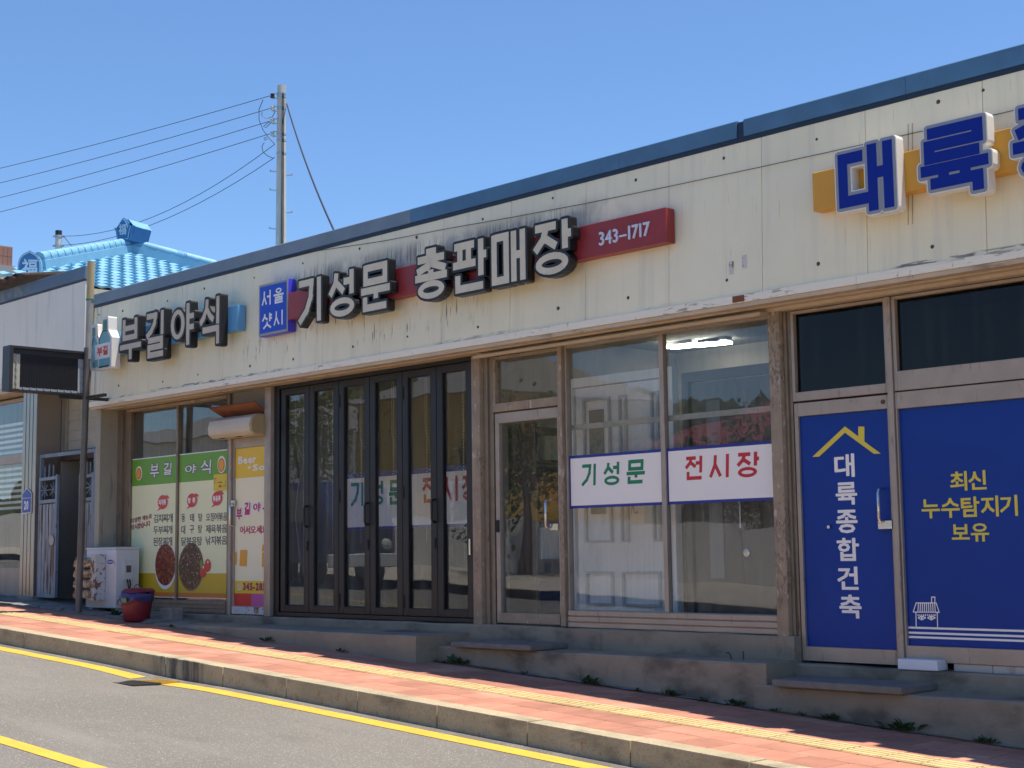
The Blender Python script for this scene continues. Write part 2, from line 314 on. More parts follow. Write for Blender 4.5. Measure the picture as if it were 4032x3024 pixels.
M['green_bag'] = pbr('green_bag_print', (0.02, 0.22, 0.13), 0.4)
M['stone'] = pbr('rough_stone', (0.30, 0.28, 0.25), 0.9, var=.3, vscale=8, bump=((25, 25, 25), .7, .01))
M['cable'] = pbr('black_cable', (0.018, 0.018, 0.02), 0.5)
M['wire'] = pbr('grey_wire', (0.07, 0.075, 0.09), 0.5)
M['pole'] = pbr('concrete_pole', (0.66, 0.63, 0.57), 0.8, var=.12, vscale=2, layers=[dict(c=(0.26, 0.25, 0.23), n=(12, 12, .5), lo=.5, hi=.7, s=.5)])
M['porcelain'] = pbr('porcelain', (0.62, 0.60, 0.56), 0.25)
M['galv'] = pbr('galvanised_band', (0.50, 0.51, 0.52), 0.4, .6)
M['tile_blue'] = pbr('sky_blue_roof_tile', (0.19, 0.42, 0.59), 0.58, rnd=.10, var=.1, layers=[dict(c=(0.30, 0.55, 0.72), n=(5, 5, 5), lo=.5, hi=.75, s=.4)])
M['ornament'] = pbr('deep_blue_ornament', (0.028, 0.15, 0.36), 0.4)
M['ornament_line'] = pbr('pale_ornament_line', (0.42, 0.58, 0.70), 0.4)
M['wall_cream'] = pbr('cream_house_wall', (0.55, 0.50, 0.34), 0.7)
M['tower_tile'] = pbr('pink_wall_tile', (0.32, 0.155, 0.115), 0.5, rnd=.08)
M['tower_joint'] = pbr('tile_joint', (0.36, 0.30, 0.27), 0.8)
M['tower_band'] = pbr('grey_band', (0.30, 0.31, 0.33), 0.6)
M['rust_sheet'] = pbr('rusty_brown_sheet', (0.085, 0.055, 0.04), 0.75, var=.3, vscale=4, layers=[dict(c=(0.25, 0.17, 0.11), n=(8, 8, 8), lo=.55, hi=.7, s=.6)])
M['flap'] = pbr('rusted_orange_flap', (0.27, 0.085, 0.03), 0.7, var=.25, vscale=6)
M['curtain_box'] = pbr('cream_housing', (0.58, 0.51, 0.40), 0.4, var=.1)
M['curtain_end'] = pbr('tan_end_cap', (0.42, 0.33, 0.17), 0.5)
M['leaf'] = pbr('weed_leaf', (0.055, 0.105, 0.025), 0.6, var=.4, vscale=14)
M['plate_blue'] = pbr('blue_number_plate', (0.008, 0.055, 0.36), 0.35)
M['tile_white'] = pbr('white_wall_tile', (0.52, 0.49, 0.44), 0.35, rnd=.05, layers=[dict(c=(0.25, 0.2, 0.15), n=(14, 14, 6), lo=.56, hi=.7, s=.5)])
M['roof_grey'] = pbr('roof_sheet', (0.22, 0.22, 0.22), 0.7)
M['back_wall'] = pbr('plain_render', (0.42, 0.40, 0.36), 0.85, var=.12)
M['forest'] = pbr('woodland', (0.045, 0.075, 0.022), 0.9, var=.5, vscale=.35, layers=[dict(c=(0.09, 0.13, 0.035), n=(.6, .6, .6), lo=.5, hi=.7, s=.7)])
M['earth'] = pbr('grassy_slope', (0.07, 0.085, 0.03), 0.95, var=.4, vscale=.3)
M['wall_yellow'] = pbr('ochre_wall', (0.74, 0.50, 0.12), 0.8, var=.1)
M['wall_white'] = pbr('white_render', (0.84, 0.82, 0.77), 0.8, var=.1)
M['roof_red'] = pbr('red_metal_roof', (0.34, 0.07, 0.06), 0.5)
M['truck_blue'] = pbr('blue_truck_paint', (0.02, 0.05, 0.16), 0.25)
M['car_white'] = pbr('white_car_paint', (0.62, 0.62, 0.62), 0.2)
M['tyre'] = pbr('tyre', (0.015, 0.015, 0.015), 0.8)
M['lamp_glass'] = pbr('headlamp', (0.65, 0.66, 0.66), 0.1)
M['screw'] = pbr('rusty_bolt', (0.11, 0.07, 0.05), 0.6, .4)
M['streak'] = pbr('rust_streak', (0.52, 0.40, 0.26), 0.6, layers=[dict(c=(0.30, 0.16, 0.07), n=(60, 60, 12), lo=.5, hi=.65, s=.8)])
M['note'] = pbr('yellow_notice', (0.74, 0.56, 0.04), 0.45)

# ------------------------------------------------------------------ geometry helpers
class MB:
    def __init__(s): s.v = []; s.f = []
    def add(s, vs, fs):
        b = len(s.v); s.v += [tuple(p) for p in vs]; s.f += [[b + i for i in f] for f in fs]; return s
    def box(s, x0, x1, y0, y1, z0, z1):
        return s.add([(x0, y0, z0), (x1, y0, z0), (x1, y1, z0), (x0, y1, z0), (x0, y0, z1), (x1, y0, z1), (x1, y1, z1), (x0, y1, z1)],
                     [(0, 3, 2, 1), (4, 5, 6, 7), (0, 1, 5, 4), (1, 2, 6, 5), (2, 3, 7, 6), (3, 0, 4, 7)])
    def prism(s, pts, a0, a1, axis='y'):
        """polygon pts in the plane across axis, extruded a0..a1"""
        n = len(pts)
        def P(p, a): return {'y': (p[0], a, p[1]), 'x': (a, p[0], p[1]), 'z': (p[0], p[1], a)}[axis]
        vs = [P(p, a0) for p in pts] + [P(p, a1) for p in pts]
        fs = [list(range(n)), list(range(2 * n - 1, n - 1, -1))] + [[(i + 1) % n, i, n + i, n + (i + 1) % n] for i in range(n)]
        return s.add(vs, fs)
    def bar(s, a, b, w, h=None, up=(0, 0, 1)):
        """rectangular bar from a to b"""
        a = Vector(a); b = Vector(b); h = h or w; d = (b - a).normalized(); up = Vector(up)
        if abs(d.dot(up)) > 0.98: up = Vector((0, 1, 0))
        r = d.cross(up).normalized() * (w / 2); u = r.cross(d).normalized() * (h / 2)
        vs = [a - r - u, a + r - u, a + r + u, a - r + u, b - r - u, b + r - u, b + r + u, b - r + u]
        return s.add(vs, [(0, 1, 2, 3), (7, 6, 5, 4), (0, 4, 5, 1), (1, 5, 6, 2), (2, 6, 7, 3), (3, 7, 4, 0)])
    def tube(s, pts, r, n=8, cap=True):
        pts = [Vector(p) for p in pts]; rs = r if hasattr(r, '__len__') else [r] * len(pts)
        rings = []; ref = None
        for i, p in enumerate(pts):
            d = (pts[min(i + 1, len(pts) - 1)] - pts[max(i - 1, 0)]).normalized()
            if ref is None: ref = Vector((0, 0, 1)) if abs(d.z) < .9 else Vector((1, 0, 0))
            a = d.cross(ref).normalized(); b = a.cross(d).normalized(); ref = b
            rings.append([p + (a * cos(2 * pi * k / n) + b * sin(2 * pi * k / n)) * rs[i] for k in range(n)])
        vs = [q for g in rings for q in g]; fs = []
        for i in range(len(pts) - 1):
            for k in range(n):
                k2 = (k + 1) % n; fs.append((i * n + k, i * n + k2, (i + 1) * n + k2, (i + 1) * n + k))
        if cap: fs += [list(range(n - 1, -1, -1)), [(len(pts) - 1) * n + k for k in range(n)]]
        return s.add(vs, fs)
    def lathe(s, c, prof, n=16, axis='z'):
        """prof: list of (radius, height)"""
        vs = []; fs = []
        for r, h in prof:
            for k in range(n):
                a = 2 * pi * k / n; p = (r * cos(a), r * sin(a), h)
                if axis == 'y': p = (p[0], p[2], p[1])
                if axis == 'x': p = (p[2], p[0], p[1])
                vs.append((c[0] + p[0], c[1] + p[1], c[2] + p[2]))
        for i in range(len(prof) - 1):
            for k in range(n):
                k2 = (k + 1) % n; fs.append((i * n + k, i * n + k2, (i + 1) * n + k2, (i + 1) * n + k))
        fs += [list(range(n - 1, -1, -1)), [(len(prof) - 1) * n + k for k in range(n)]]
        return s.add(vs, fs)

def mesh_of(mb, name, mat, smooth=False, bevel=0.0, off=Vector((0, 0, 0)), segs=1):
    me = bpy.data.meshes.new(name)
    me.from_pydata([(v[0] - off.x, v[1] - off.y, v[2] - off.z) for v in mb.v], [], mb.f)
    bm = bmesh.new(); bm.from_mesh(me)
    bmesh.ops.recalc_face_normals(bm, faces=bm.faces)
    if bevel > 0:
        es = [e for e in bm.edges if len(e.link_faces) == 2 and e.calc_face_angle(0) > 0.5]
        bmesh.ops.bevel(bm, geom=es, offset=bevel, segments=segs, profile=0.6, affect='EDGES', clamp_overlap=True)
    bm.to_mesh(me); bm.free()
    if smooth:
        for p in me.polygons: p.use_smooth = True
        try: me.set_sharp_from_angle(angle=radians(40))
        except Exception: pass
    me.materials.append(M[mat] if isinstance(mat, str) else mat)
    return me
def root_off(p):
    o = Vector((0, 0, 0))
    while p is not None: o += p.location; p = p.parent
    return o
def obj(name, mb, mat, parent=None, smooth=False, bevel=0.0, segs=1):
    off = root_off(parent) if parent else Vector((0, 0, 0))
    o = bpy.data.objects.new(name, mesh_of(mb, name, mat, smooth, bevel, off, segs)); COL.objects.link(o)
    if parent: o.parent = parent
    return o
def flip_front(mb):
    return mb
def inst(name, me, loc, parent=None, rot=(0, 0, 0), scale=(1, 1, 1)):
    o = bpy.data.objects.new(name, me); COL.objects.link(o)
    off = root_off(parent) if parent else Vector((0, 0, 0))
    o.location = Vector(loc) - off; o.rotation_euler = rot; o.scale = scale
    if parent: o.parent = parent
    return o
def tag(o, label, cat, group=None):
    o['label'] = label; o['category'] = cat
    if group: o['group'] = group
    return o
def thing(name, label, cat, loc, group=None):
    o = bpy.data.objects.new(name, None); COL.objects.link(o); o.location = loc; o.empty_display_size = 0.2
    return tag(o, label, cat, group)
def struct(o): o['kind'] = 'structure'; return o

# ------------------------------------------------------------------ flat shapes and lettering
def dilate(poly, d, n=3):
    if d <= 0: return poly
    a = sum(poly[i][0] * poly[(i + 1) % len(poly)][1] - poly[(i + 1) % len(poly)][0] * poly[i][1] for i in range(len(poly)))
    p = poly if a > 0 else poly[::-1]; out = []; k = len(p)
    for i in range(k):
        p0, p1, p2 = p[i - 1], p[i], p[(i + 1) % k]
        a0 = atan2(-(p1[0] - p0[0]), p1[1] - p0[1]); a1 = atan2(-(p2[0] - p1[0]), p2[1] - p1[1])
        while a1 < a0: a1 += 2 * pi
        for j in range(n + 1):
            t = a0 + (a1 - a0) * j / n; out.append((p1[0] + d * cos(t), p1[1] + d * sin(t)))
    return out
def union(polys):
    V = []; F = []
    for p in polys:
        if sum(p[i][0] * p[(i + 1) % len(p)][1] - p[(i + 1) % len(p)][0] * p[i][1] for i in range(len(p))) < 0: p = p[::-1]
        b = len(V); V += [Vector((x + random.uniform(-1e-5, 1e-5), y + random.uniform(-1e-5, 1e-5))) for x, y in p]; F.append(list(range(b, b + len(p))))
    r = delaunay_2d_cdt(V, [], F, 0, 1e-6)
    vt = [(v.x, v.y) for v in r[0]]
    bb = [(min(p[0] for p in q), max(p[0] for p in q), min(p[1] for p in q), max(p[1] for p in q), q) for q in polys]
    def inside(x, y):
        for a, b, c, d, q in bb:
            if a <= x <= b and c <= y <= d:
                k = False; x0, y0 = q[-1]
                for x1, y1 in q:
                    if (y1 > y) != (y0 > y) and x < (x0 - x1) * (y - y1) / (y0 - y1) + x1: k = not k
                    x0, y0 = x1, y1
                if k: return True
        return False
    tr = []
    for f in r[2]:
        A, B_, C_ = (vt[i] for i in f[:3])
        if abs((B_[0] - A[0]) * (C_[1] - A[1]) - (C_[0] - A[0]) * (B_[1] - A[1])) < 1e-11: continue
        if inside((A[0] + B_[0] + C_[0]) / 3, (A[1] + B_[1] + C_[1]) / 3): tr.append(list(f))
    return vt, tr                                   # enclosed counters stay open
def sheet(vt, tr, y, mb=None):
    mb = mb or MB(); mb.add([(x, y, z) for x, z in vt], tr); return mb
def solid(vt, tr, y0, y1, mb=None):
    """extrude a flat union; y0 is the front (towards the street)"""
    mb = mb or MB(); n = len(vt); cnt = {}
    for t in tr:
        for i in range(len(t)):
            e = (t[i], t[(i + 1) % len(t)]); cnt[e] = 1
    side = [(a, b) for (a, b) in cnt if (b, a) not in cnt]
    vs = [(x, y0, z) for x, z in vt] + [(x, y1, z) for x, z in vt]
    fs = [list(t) for t in tr] + [[n + i for i in reversed(t)] for t in tr] + [[b, a, n + a, n + b] for a, b in side]
    return mb.add(vs, fs)
def seg(a, b, w, e0=0.0, e1=0.0):
    dx, dy = b[0] - a[0], b[1] - a[1]; l = hypot(dx, dy) or 1; dx /= l; dy /= l
    a = (a[0] - dx * e0, a[1] - dy * e0); b = (b[0] + dx * e1, b[1] + dy * e1); nx, ny = -dy * w / 2, dx * w / 2
    return [(a[0] - nx, a[1] - ny), (b[0] - nx, b[1] - ny), (b[0] + nx, b[1] + ny), (a[0] + nx, a[1] + ny)]
def pline(pts, w):
    return [seg(pts[i], pts[i + 1], w, w / 2 if i > 0 else 0, w / 2 if i < len(pts) - 2 else 0) for i in range(len(pts) - 1)]
def ring(cx, cy_, rx, ry, w, n=18):
    P = [(cos(2 * pi * k / n), sin(2 * pi * k / n)) for k in range(n)]
    return [[(cx + P[k][0] * rx, cy_ + P[k][1] * ry), (cx + P[(k + 1) % n][0] * rx, cy_ + P[(k + 1) % n][1] * ry),
             (cx + P[(k + 1) % n][0] * (rx - w), cy_ + P[(k + 1) % n][1] * (ry - w * .8)), (cx + P[k][0] * (rx - w), cy_ + P[k][1] * (ry - w * .8))] for k in range(n)]
def disc(cx, cy_, rx, ry, n=20): return [(cx + rx * cos(2 * pi * k / n), cy_ + ry * sin(2 * pi * k / n)) for k in range(n)]
# display lettering drawn as strokes on a 100 x 100 square: list of polylines ('o' = ring), default width 15
GL = {
 '부': [[(18, 100), (18, 52)], [(74, 100), (74, 52)], [(18, 77), (74, 77)], [(12, 54), (80, 54)], [(0, 32), (98, 32)], [(49, 32), (49, 0)]],
 '길': [[(8, 92), (52, 92), (46, 74), (30, 58), (8, 46)], [(84, 100), (84, 46)], [(16, 37), (82, 37), (82, 21), (20, 21), (20, 4), (90, 4)]],
 '야': [('o', 30, 54, 30, 36, 16), [(74, 100), (74, 0)], [(74, 68), (99, 68)], [(74, 42), (99, 42)]],
 '식': [[(36, 98), (34, 78), (20, 60), (4, 48)], [(36, 76), (50, 62), (66, 52)], [(86, 100), (86, 42)], [(16, 33), (86, 33), (86, 0)]],
 '기': [[(4, 92), (56, 92), (52, 58), (36, 28), (6, 3)], [(86, 100), (86, 0)]],
 '성': [[(28, 98), (25, 76), (4, 50)], [(28, 76), (56, 54)], [(86, 100), (86, 46)], [(56, 76), (86, 76)], ('o', 50, 20, 46, 21, 16)],
 '문': [[(16, 93), (84, 93), (84, 62), (16, 62), (16, 100)], [(0, 43), (100, 43)], [(52, 43), (52, 24)], [(14, 30), (14, 6), (88, 6)]],
 '총': [[(36, 97), (66, 97)], [(10, 83), (90, 83)], [(52, 82), (40, 68), (8, 58)], [(48, 74), (94, 58)], [(50, 60), (50, 45)], [(2, 45), (98, 45)], ('o', 50, 18, 40, 19, 15)],
 '판': [[(4, 93), (64, 93)], [(21, 93), (21, 58)], [(47, 93), (47, 58)], [(0, 55), (68, 55)], [(84, 100), (84, 26)], [(84, 68), (100, 68)], [(14, 34), (14, 6), (90, 6)]],
 '매': [[(8, 100), (8, 7), (44, 7), (44, 93), (8, 93)], [(66, 100), (66, 0)], [(92, 100), (92, 0)], [(66, 52), (92, 52)]],
 '장': [[(4, 92), (60, 92)], [(34, 92), (26, 70), (3, 48)], [(28, 72), (60, 52)], [(84, 100), (84, 44)], [(84, 72), (100, 72)], ('o', 48, 20, 44, 21, 16)],
 '대': [[(46, 86), (9, 86), (9, 21), (54, 21)], [(63, 100), (63, 0)], [(91, 100), (91, 0)], [(63, 56), (91, 56)]],
 '륙': [[(12, 94), (86, 94), (86, 76), (14, 76), (14, 58), (88, 58)], [(0, 41), (100, 41)], [(34, 41), (34, 22)], [(66, 41), (66, 22)], [(14, 21), (84, 21), (84, 0)]],
 '종': [[(10, 92), (90, 92)], [(52, 90), (38, 74), (6, 64)], [(48, 80), (94, 64)], [(50, 64), (50, 47)], [(0, 46), (100, 46)], ('o', 50, 18, 40, 19, 15)],
 '서': [[(24, 98), (22, 56), (2, 4)], [(24, 56), (46, 6)], [(84, 100), (84, 0)], [(52, 58), (84, 58)]],
 '시': [[(26, 98), (24, 56), (2, 4)], [(26, 56), (54, 6)], [(88, 100), (88, 0)]],
 '울': [('o', 50, 83, 30, 18, 14), [(0, 55), (100, 55)], [(50, 55), (50, 40)], [(14, 37), (84, 37), (84, 21), (18, 21), (18, 4), (92, 4)]],
 '샷': [[(28, 98), (25, 78), (4, 52)], [(28, 76), (54, 56)], [(76, 100), (76, 44)], [(76, 84), (98, 84)], [(76, 64), (98, 64)], [(52, 44), (48, 26), (14, 2)], [(50, 26), (88, 2)]],
 '전': [[(4, 92), (58, 92)], [(32, 92), (26, 72), (3, 50)], [(28, 74), (58, 54)], [(86, 100), (86, 28)], [(58, 70), (86, 70)], [(16, 34), (16, 6), (92, 6)]],
}
def letter_polys(ch, x0, x1, z0, z1, w=15, shear=0.0):
    out = []
    for s in GL[ch]:
        if s[0] == 'o': out += ring(s[1], s[2], s[3], s[4], s[5] * w / 15)
        else: out += pline(s, w)
    sx, sz = (x1 - x0) / 100, (z1 - z0) / 100
    return [[(x0 + sx * (u + shear * (v - 50)), z0 + sz * v) for u, v in p] for p in out]
_gc = {}
def glyph(ch):
    """outline triangles of a character of the built-in interface font"""
    if ch in _gc: return _gc[ch]
    c = bpy.data.curves.new('glyph', 'FONT'); c.body = ch + '.'; c.size = 1; c.resolution_u = 2
    o = bpy.data.objects.new('glyph', c); COL.objects.link(o)
    dg = bpy.context.evaluated_depsgraph_get(); dg.update()
    e = o.evaluated_get(dg); me = bpy.data.meshes.new_from_object(e)
    # split off the trailing full stop: its island is the rightmost one
    tris = [[tuple(me.vertices[i].co[:2]) for i in p.vertices] for p in me.polygons]
    mxx = max(v.co.x for v in me.vertices); dot = [t for t in tris if min(p[0] for p in t) > mxx - 0.16 and max(p[1] for p in t) < 0.16]
    dotx = min(p[0] for t in dot for p in t) if dot else mxx
    tris = [t for t in tris if t not in dot]
    bpy.data.objects.remove(o); bpy.data.meshes.remove(me); bpy.data.curves.remove(c)
    key = lambda p: (round(p[0], 4), round(p[1], 4)); cnt = {}
    for t in tris:
        for i in range(len(t)): cnt[(key(t[i]), key(t[(i + 1) % len(t)]))] = 1
    bound = [(a, b) for (a, b) in cnt if (b, a) not in cnt]
    _gc[ch] = (tris, bound, dotx); return _gc[ch]
def text_polys(s, bold=0.0, gap=0.04):
    """returns one list of polygons per character, laid out in em units"""
    out = []; x = 0.0
    for ch in s:
        if ch == ' ': x += 0.42; continue
        tris, bound, adv = glyph(ch)
        xs = [p[0] for t in tris for p in t]; mn, mx = min(xs), max(xs)
        polys = [list(t) for t in tris]
        if bold > 0: polys += [dilate(seg(a, b, 0.004), bold, 2) for a, b in bound]
        dx = x - mn; out.append([[(p[0] + dx, p[1]) for p in q] for q in polys]); x += mx - mn + gap + bold * 2 + (0.05 if ch in '1-–' else 0)
    return out
def fit_text(s, r, y, bold=0.03, gap=0.06, shear=0.0, skew=0.0, mb=None):
    """lettering fitted into the box r = (x0, x1, z0, z1) on plane y; skew lifts the right end"""
    L = text_polys(s, bold, gap); mb = mb or MB()
    P = [p for c in L for q in c for p in q]
    a, b = min(p[0] for p in P), max(p[0] for p in P); c, d = min(p[1] for p in P), max(p[1] for p in P)
    x0, x1, z0, z1 = r
    for ch in L:
        vt, tr = union(ch)
        vt = [(x0 + (u - a) / (b - a) * (x1 - x0), z0 + (v - c) / (d - c) * (z1 - z0)) for u, v in vt]
        vt = [(x + shear * (z - z0), z + skew * (x - x0)) for x, z in vt]
        sheet(vt, tr, y, mb)
    return mb
def strokes_sheet(ch, r, y, w=15, grow=0.0, shear=0.0, mb=None):
    vt, tr = union([dilate(p, grow) for p in letter_polys(ch, *r, w=w, shear=shear)]); return sheet(vt, tr, y, mb)
def rect_sheet(r, y, mb=None):
    mb = mb or MB(); x0, x1, z0, z1 = r
    return mb.add([(x0, y, z0), (x1, y, z0), (x1, y, z1), (x0, y, z1)], [(0, 1, 2, 3)])
def poly_sheet(pts, y, mb=None):
    vt, tr = union([pts]); return sheet(vt, tr, y, mb)

# ================================================================== SETTING: road, kerb, pavement
def strip(y0, y1, off, x0=-90.0, x1=70.0, step=1.0, cross=0.0, ys=None):
    """a sheet that follows the street's fall; off is its height over the pavement"""
    mb = MB(); n = int((x1 - x0) / step); yy = ys or [y0, y1]
    vs = []
    for i in range(n + 1):
        x = x0 + (x1 - x0) * i / n
        for y in yy: vs.append((x, y, G(x) + (off(x, y) if callable(off) else off)))
    k = len(yy)
    fs = [(i * k + j, (i + 1) * k + j, (i + 1) * k + j + 1, i * k + j + 1) for i in range(n) for j in range(k - 1)]
    mb.add(vs, fs); return mb
RD = -0.17
def dip(x, y):                                         # the gutter sinks a little at the drain
    return -0.03 * math.exp(-((x - 4.5) / 0.7) ** 2) * max(0, 1 - abs(y + 2.5) / 0.7)
ground = obj('ground', strip(-60, 60, -0.62, -300, 300, 10, ys=[-200, -60, -12, 12, 60, 200]), 'earth'); struct(ground)
ys = [-8.3, -7, -5, -4, -3.4, -3.1, -2.9, -2.7, -2.5, -2.3, -2.15, -2.0]
road = obj('road', strip(0, 0, lambda x, y: RD + dip(x, y), -90, 70, 0.25, ys=ys), 'asphalt'); struct(road)
pavement = obj('pavement', strip(0, 0, -0.012, -90, 70, 0.5, ys=[-2.05, 0.6]), 'mortar'); struct(pavement)
def yline(y0, y1, x0, x1, name):
    o = obj(name, strip(0, 0, lambda x, y: RD + dip(x, y) + 0.004, x0, x1, 0.2, ys=[y0, (y0 + y1) / 2, y1]), 'line'); struct(o); return o
yline(-2.46, -2.285, -40, 4.27, 'road_edge_line'); yline(-2.46, -2.285, 4.83, 40, 'road_edge_line')
yline(-5.09, -4.95, -40, 40, 'road_centre_line')
# kerb of one-metre granite stones
kerb = obj('kerb', strip(0, 0, -0.03, -90, 70, 1, ys=[-2.11, -1.97]), 'mortar'); struct(kerb)
kme = mesh_of(MB().box(-0.496, 0.496, -2.13 + 2.04, -1.945 + 2.04, -0.34, 0.004), 'kerb_stone', 'kerb', True, 0.012, segs=2)
for k in range(-14, 16):
    x = k + 0.86
    inst('kerb_stone', kme, (x, -2.04 + random.uniform(-.003, .003), G(x) + random.uniform(-.002, .002)), kerb, (0, -atan(GS(x)), random.uniform(-.002, .002)))
farmb = MB()
for k in list(range(-60, -14)) + list(range(16, 50)):
    x = k + 0.86; farmb.box(x - .496, x + .496, -2.13, -1.945, G(x) - .34, G(x) + .004)
o = obj('kerb_stone', farmb, 'kerb', kerb); o['kind'] = 'stuff'
# red pavers and the yellow guide strip
rows = [(-1.942, -1.602), (-1.598, -1.278), (-0.972, -0.668), (-0.664, -0.358), (-0.354, -0.16)]
pme = []
for (a, b) in rows:
    pme.append(mesh_of(MB().box(-0.1455, 0.1455, -(b - a) / 2 + .002, (b - a) / 2 - .002, -0.04, 0.0), 'paver', 'paver', False, 0.005))
PX0, PX1 = -4.6, 13.1
far = MB()
for ri, (a, b) in enumerate(rows):
    x = PX0 - 30 + (0.15 if ri % 2 else 0)
    while x < PX1 + 20:
        yc = (a + b) / 2
        if PX0 <= x <= PX1:
            inst('paver', pme[ri], (x, yc, G(x) + random.uniform(-.0012, .0012)), pavement, (random.uniform(-.004, .004), -atan(GS(x)) + random.uniform(-.003, .003), 0))
        else: far.box(x - .148, x + .148, a, b, G(x) - .04, G(x))
        x += 0.3
o = obj('paver', far, 'paver', pavement); o['kind'] = 'stuff'
tb = MB().box(-.148, .148, -.147, .147, -.04, -.001)
for k in range(4):
    yy = -.105 + k * .07; tb.prism([(-.021 + yy, -.002), (.021 + yy, -.002), (.016 + yy, .006), (-.016 + yy, .006)], -.1465, .1465, 'x')
tme = mesh_of(tb, 'tactile_paver', 'tactile_base'); tme.materials.append(M['tactile'])
for p in tme.polygons: p.material_index = 1 if p.center.z > -.0005 or abs(p.center.y) > .2 else 0
far = MB(); x = PX0 - 30
while x < PX1 + 20:
    if PX0 - 1 <= x <= PX1:
        inst('tactile_paver', tme, (x, -1.125, G(x) + .001 + random.uniform(-.001, .001)), pavement, (random.uniform(-.003, .003), -atan(GS(x)), 0))
    else: far.box(x - .148, x + .148, -1.273, -.977, G(x) - .04, G(x) + .003)
    x += 0.3
o = obj('tactile_paver', far, 'tactile', pavement); o['kind'] = 'stuff'
# rough cement between the pavers and the shop steps, and the bare concrete apron further up the street
cem = MB(); vs = []; xs = [i * .15 for i in range(-40, 95)]
for x in xs:
    for j, y in enumerate((-0.175, -0.13, -0.06, 0.0)):
        vs.append((x, y + random.uniform(-.012, .012), G(x) + 0.006 + random.uniform(0, .012) + (0.012 if j > 1 else 0)))
cem.add(vs, [(i * 4 + j, (i + 1) * 4 + j, (i + 1) * 4 + j + 1, i * 4 + j + 1) for i in range(len(xs) - 1) for j in range(3)])
struct(obj('cement_strip', cem, 'cement'))
apr = MB(); vs = []; xs = [i * .2 for i in range(-60, 14)]; yn = [-0.42, -0.3, -0.1, 0.15, 0.4, 0.7, 1.0, 1.6]
for x in xs:
    for j, y in enumerate(yn):
        vs.append((x, y + (random.uniform(-.05, .05) if j < 2 else 0), G(x) + (.005 if j == 0 else .03 + .02 * sin(x * 2.1 + y * 5) + random.uniform(-.012, .012))))
k = len(yn); apr.add(vs, [(i * k + j, (i + 1) * k + j, (i + 1) * k + j + 1, i * k + j + 1) for i in range(len(xs) - 1) for j in range(k - 1)])
struct(obj('concrete_apron', apr, 'cement', None, True))
# storm drain in the gutter
gx0, gx1, gy0, gy1 = 4.29, 4.81, -2.72, -2.30
gz = G(4.55) + RD - .022
dr = thing('storm_drain', 'iron storm drain grate crossed by yellow edge line beside kerb', 'drain', (4.55, -2.5, gz))
obj('pit', MB().box(gx0, gx1, gy0, gy1, gz - .03, gz - .004), 'pit', dr)
obj('rim', MB().box(gx0 - .03, gx1 + .03, gy0 - .03, gy0, gz - .02, gz + .008).box(gx0 - .03, gx1 + .03, gy1, gy1 + .03, gz - .02, gz + .008)
    .box(gx0 - .03, gx0, gy0, gy1, gz - .02, gz + .008).box(gx1, gx1 + .03, gy0, gy1, gz - .02, gz + .008), 'iron', dr)
bme = mesh_of(MB().box(-.009, .009, gy0 + 2.5, gy1 + 2.5, -.012, .006), 'bar', 'iron')
for i in range(13): inst('bar', bme, (gx0 + .02 + i * .04, -2.5, gz), dr)

# ================================================================== MAIN BUILDING
B = thing('shop_building', 'long single-storey shop row with cream panel fascia and blue parapet cap', 'building', (5, 2, -1))
XL, XR = -1.256, 16.0
ZB, ZT = 2.09, 3.41
def lean(z): return 0.05 * (z - ZB) / (ZT - ZB)
def panel(x0, x1):
    mb = MB(); yb, yt = lean(ZB), lean(ZT)
    mb.add([(x0, yb, ZB), (x1, yb, ZB), (x1, yb + .05, ZB), (x0, yb + .05, ZB), (x0, yt, ZT), (x1, yt, ZT), (x1, yt + .05, ZT), (x0, yt + .05, ZT)],
           [(0, 3, 2, 1), (4, 5, 6, 7), (0, 1, 5, 4), (1, 2, 6, 5), (2, 3, 7, 6), (3, 0, 4, 7)])
    return mb
xs = [XL, -0.9] + [float(i) for i in range(0, 17)]
for i in range(len(xs) - 1): obj('fascia_panel', panel(xs[i] + .002, xs[i + 1] - .002), 'fascia', B, False, 0.0025)
obj('fascia_backing', MB().box(XL + .02, XR - .02, .102, .16, ZB - .04, ZT), 'cap_dark', B)
# blue parapet cap in three-metre lengths
cj = [XL - .01, -.45, 2.544, 5.488, 8.429, 9.76, 9.832, 11.378, 14.3, XR]
for i in range(len(cj) - 1):
    a, b = cj[i], cj[i + 1]; d = 0.0
    mat = 'cap_faded' if b < 5.6 else 'cap_blue'
    if (a, b) == (9.76, 9.832): d = .012; mat = 'cap_dark'
    prof = [(.034 + d, 3.436), (.034 + d, 3.577 - d), (.042 + d, 3.585 - d), (.30, 3.57 - d), (.30, 3.42), (.09, 3.42), (.09, 3.436)]
    obj('parapet_cap', MB().prism(prof, a + .0015, b - .0015, 'x'), mat, B)
    obj('cap_trim', MB().box(a + .001, b - .001, .043, .085, 3.394, 3.435), 'cap_dark', B)
# fascia foot: white ledge, tan trim and soffit
for a, b in ((XL, 3.3), (3.303, 7.0), (7.003, 10.9), (10.903, XR)):
    obj('ledge', MB().prism([(-.012, 2.028), (-.012, 2.094), (.0, 2.098), (.055, 2.098), (.055, 2.028)], a, b, 'x'), 'ledge', B)
    obj('drip_trim', MB().box(a, b, .004, .03, 1.992, 2.026).box(a, b, .03, .05, 2.006, 2.028), 'soffit', B)
obj('soffit', MB().box(XL, XR, .03, .46, 2.0, 2.03), 'soffit', B)
obj('soffit_batten', MB().box(XL, XR, .16, .185, 1.990, 2.004).box(6.2, XR, .30, .40, 1.972, 2.0), 'soffit', B)
obj('hanging_trim', MB().prism([(.19, 1.935), (.19, 1.965), (.33, 1.985), (.33, 1.955)], 6.26, 9.82, 'x'), 'soffit', B)
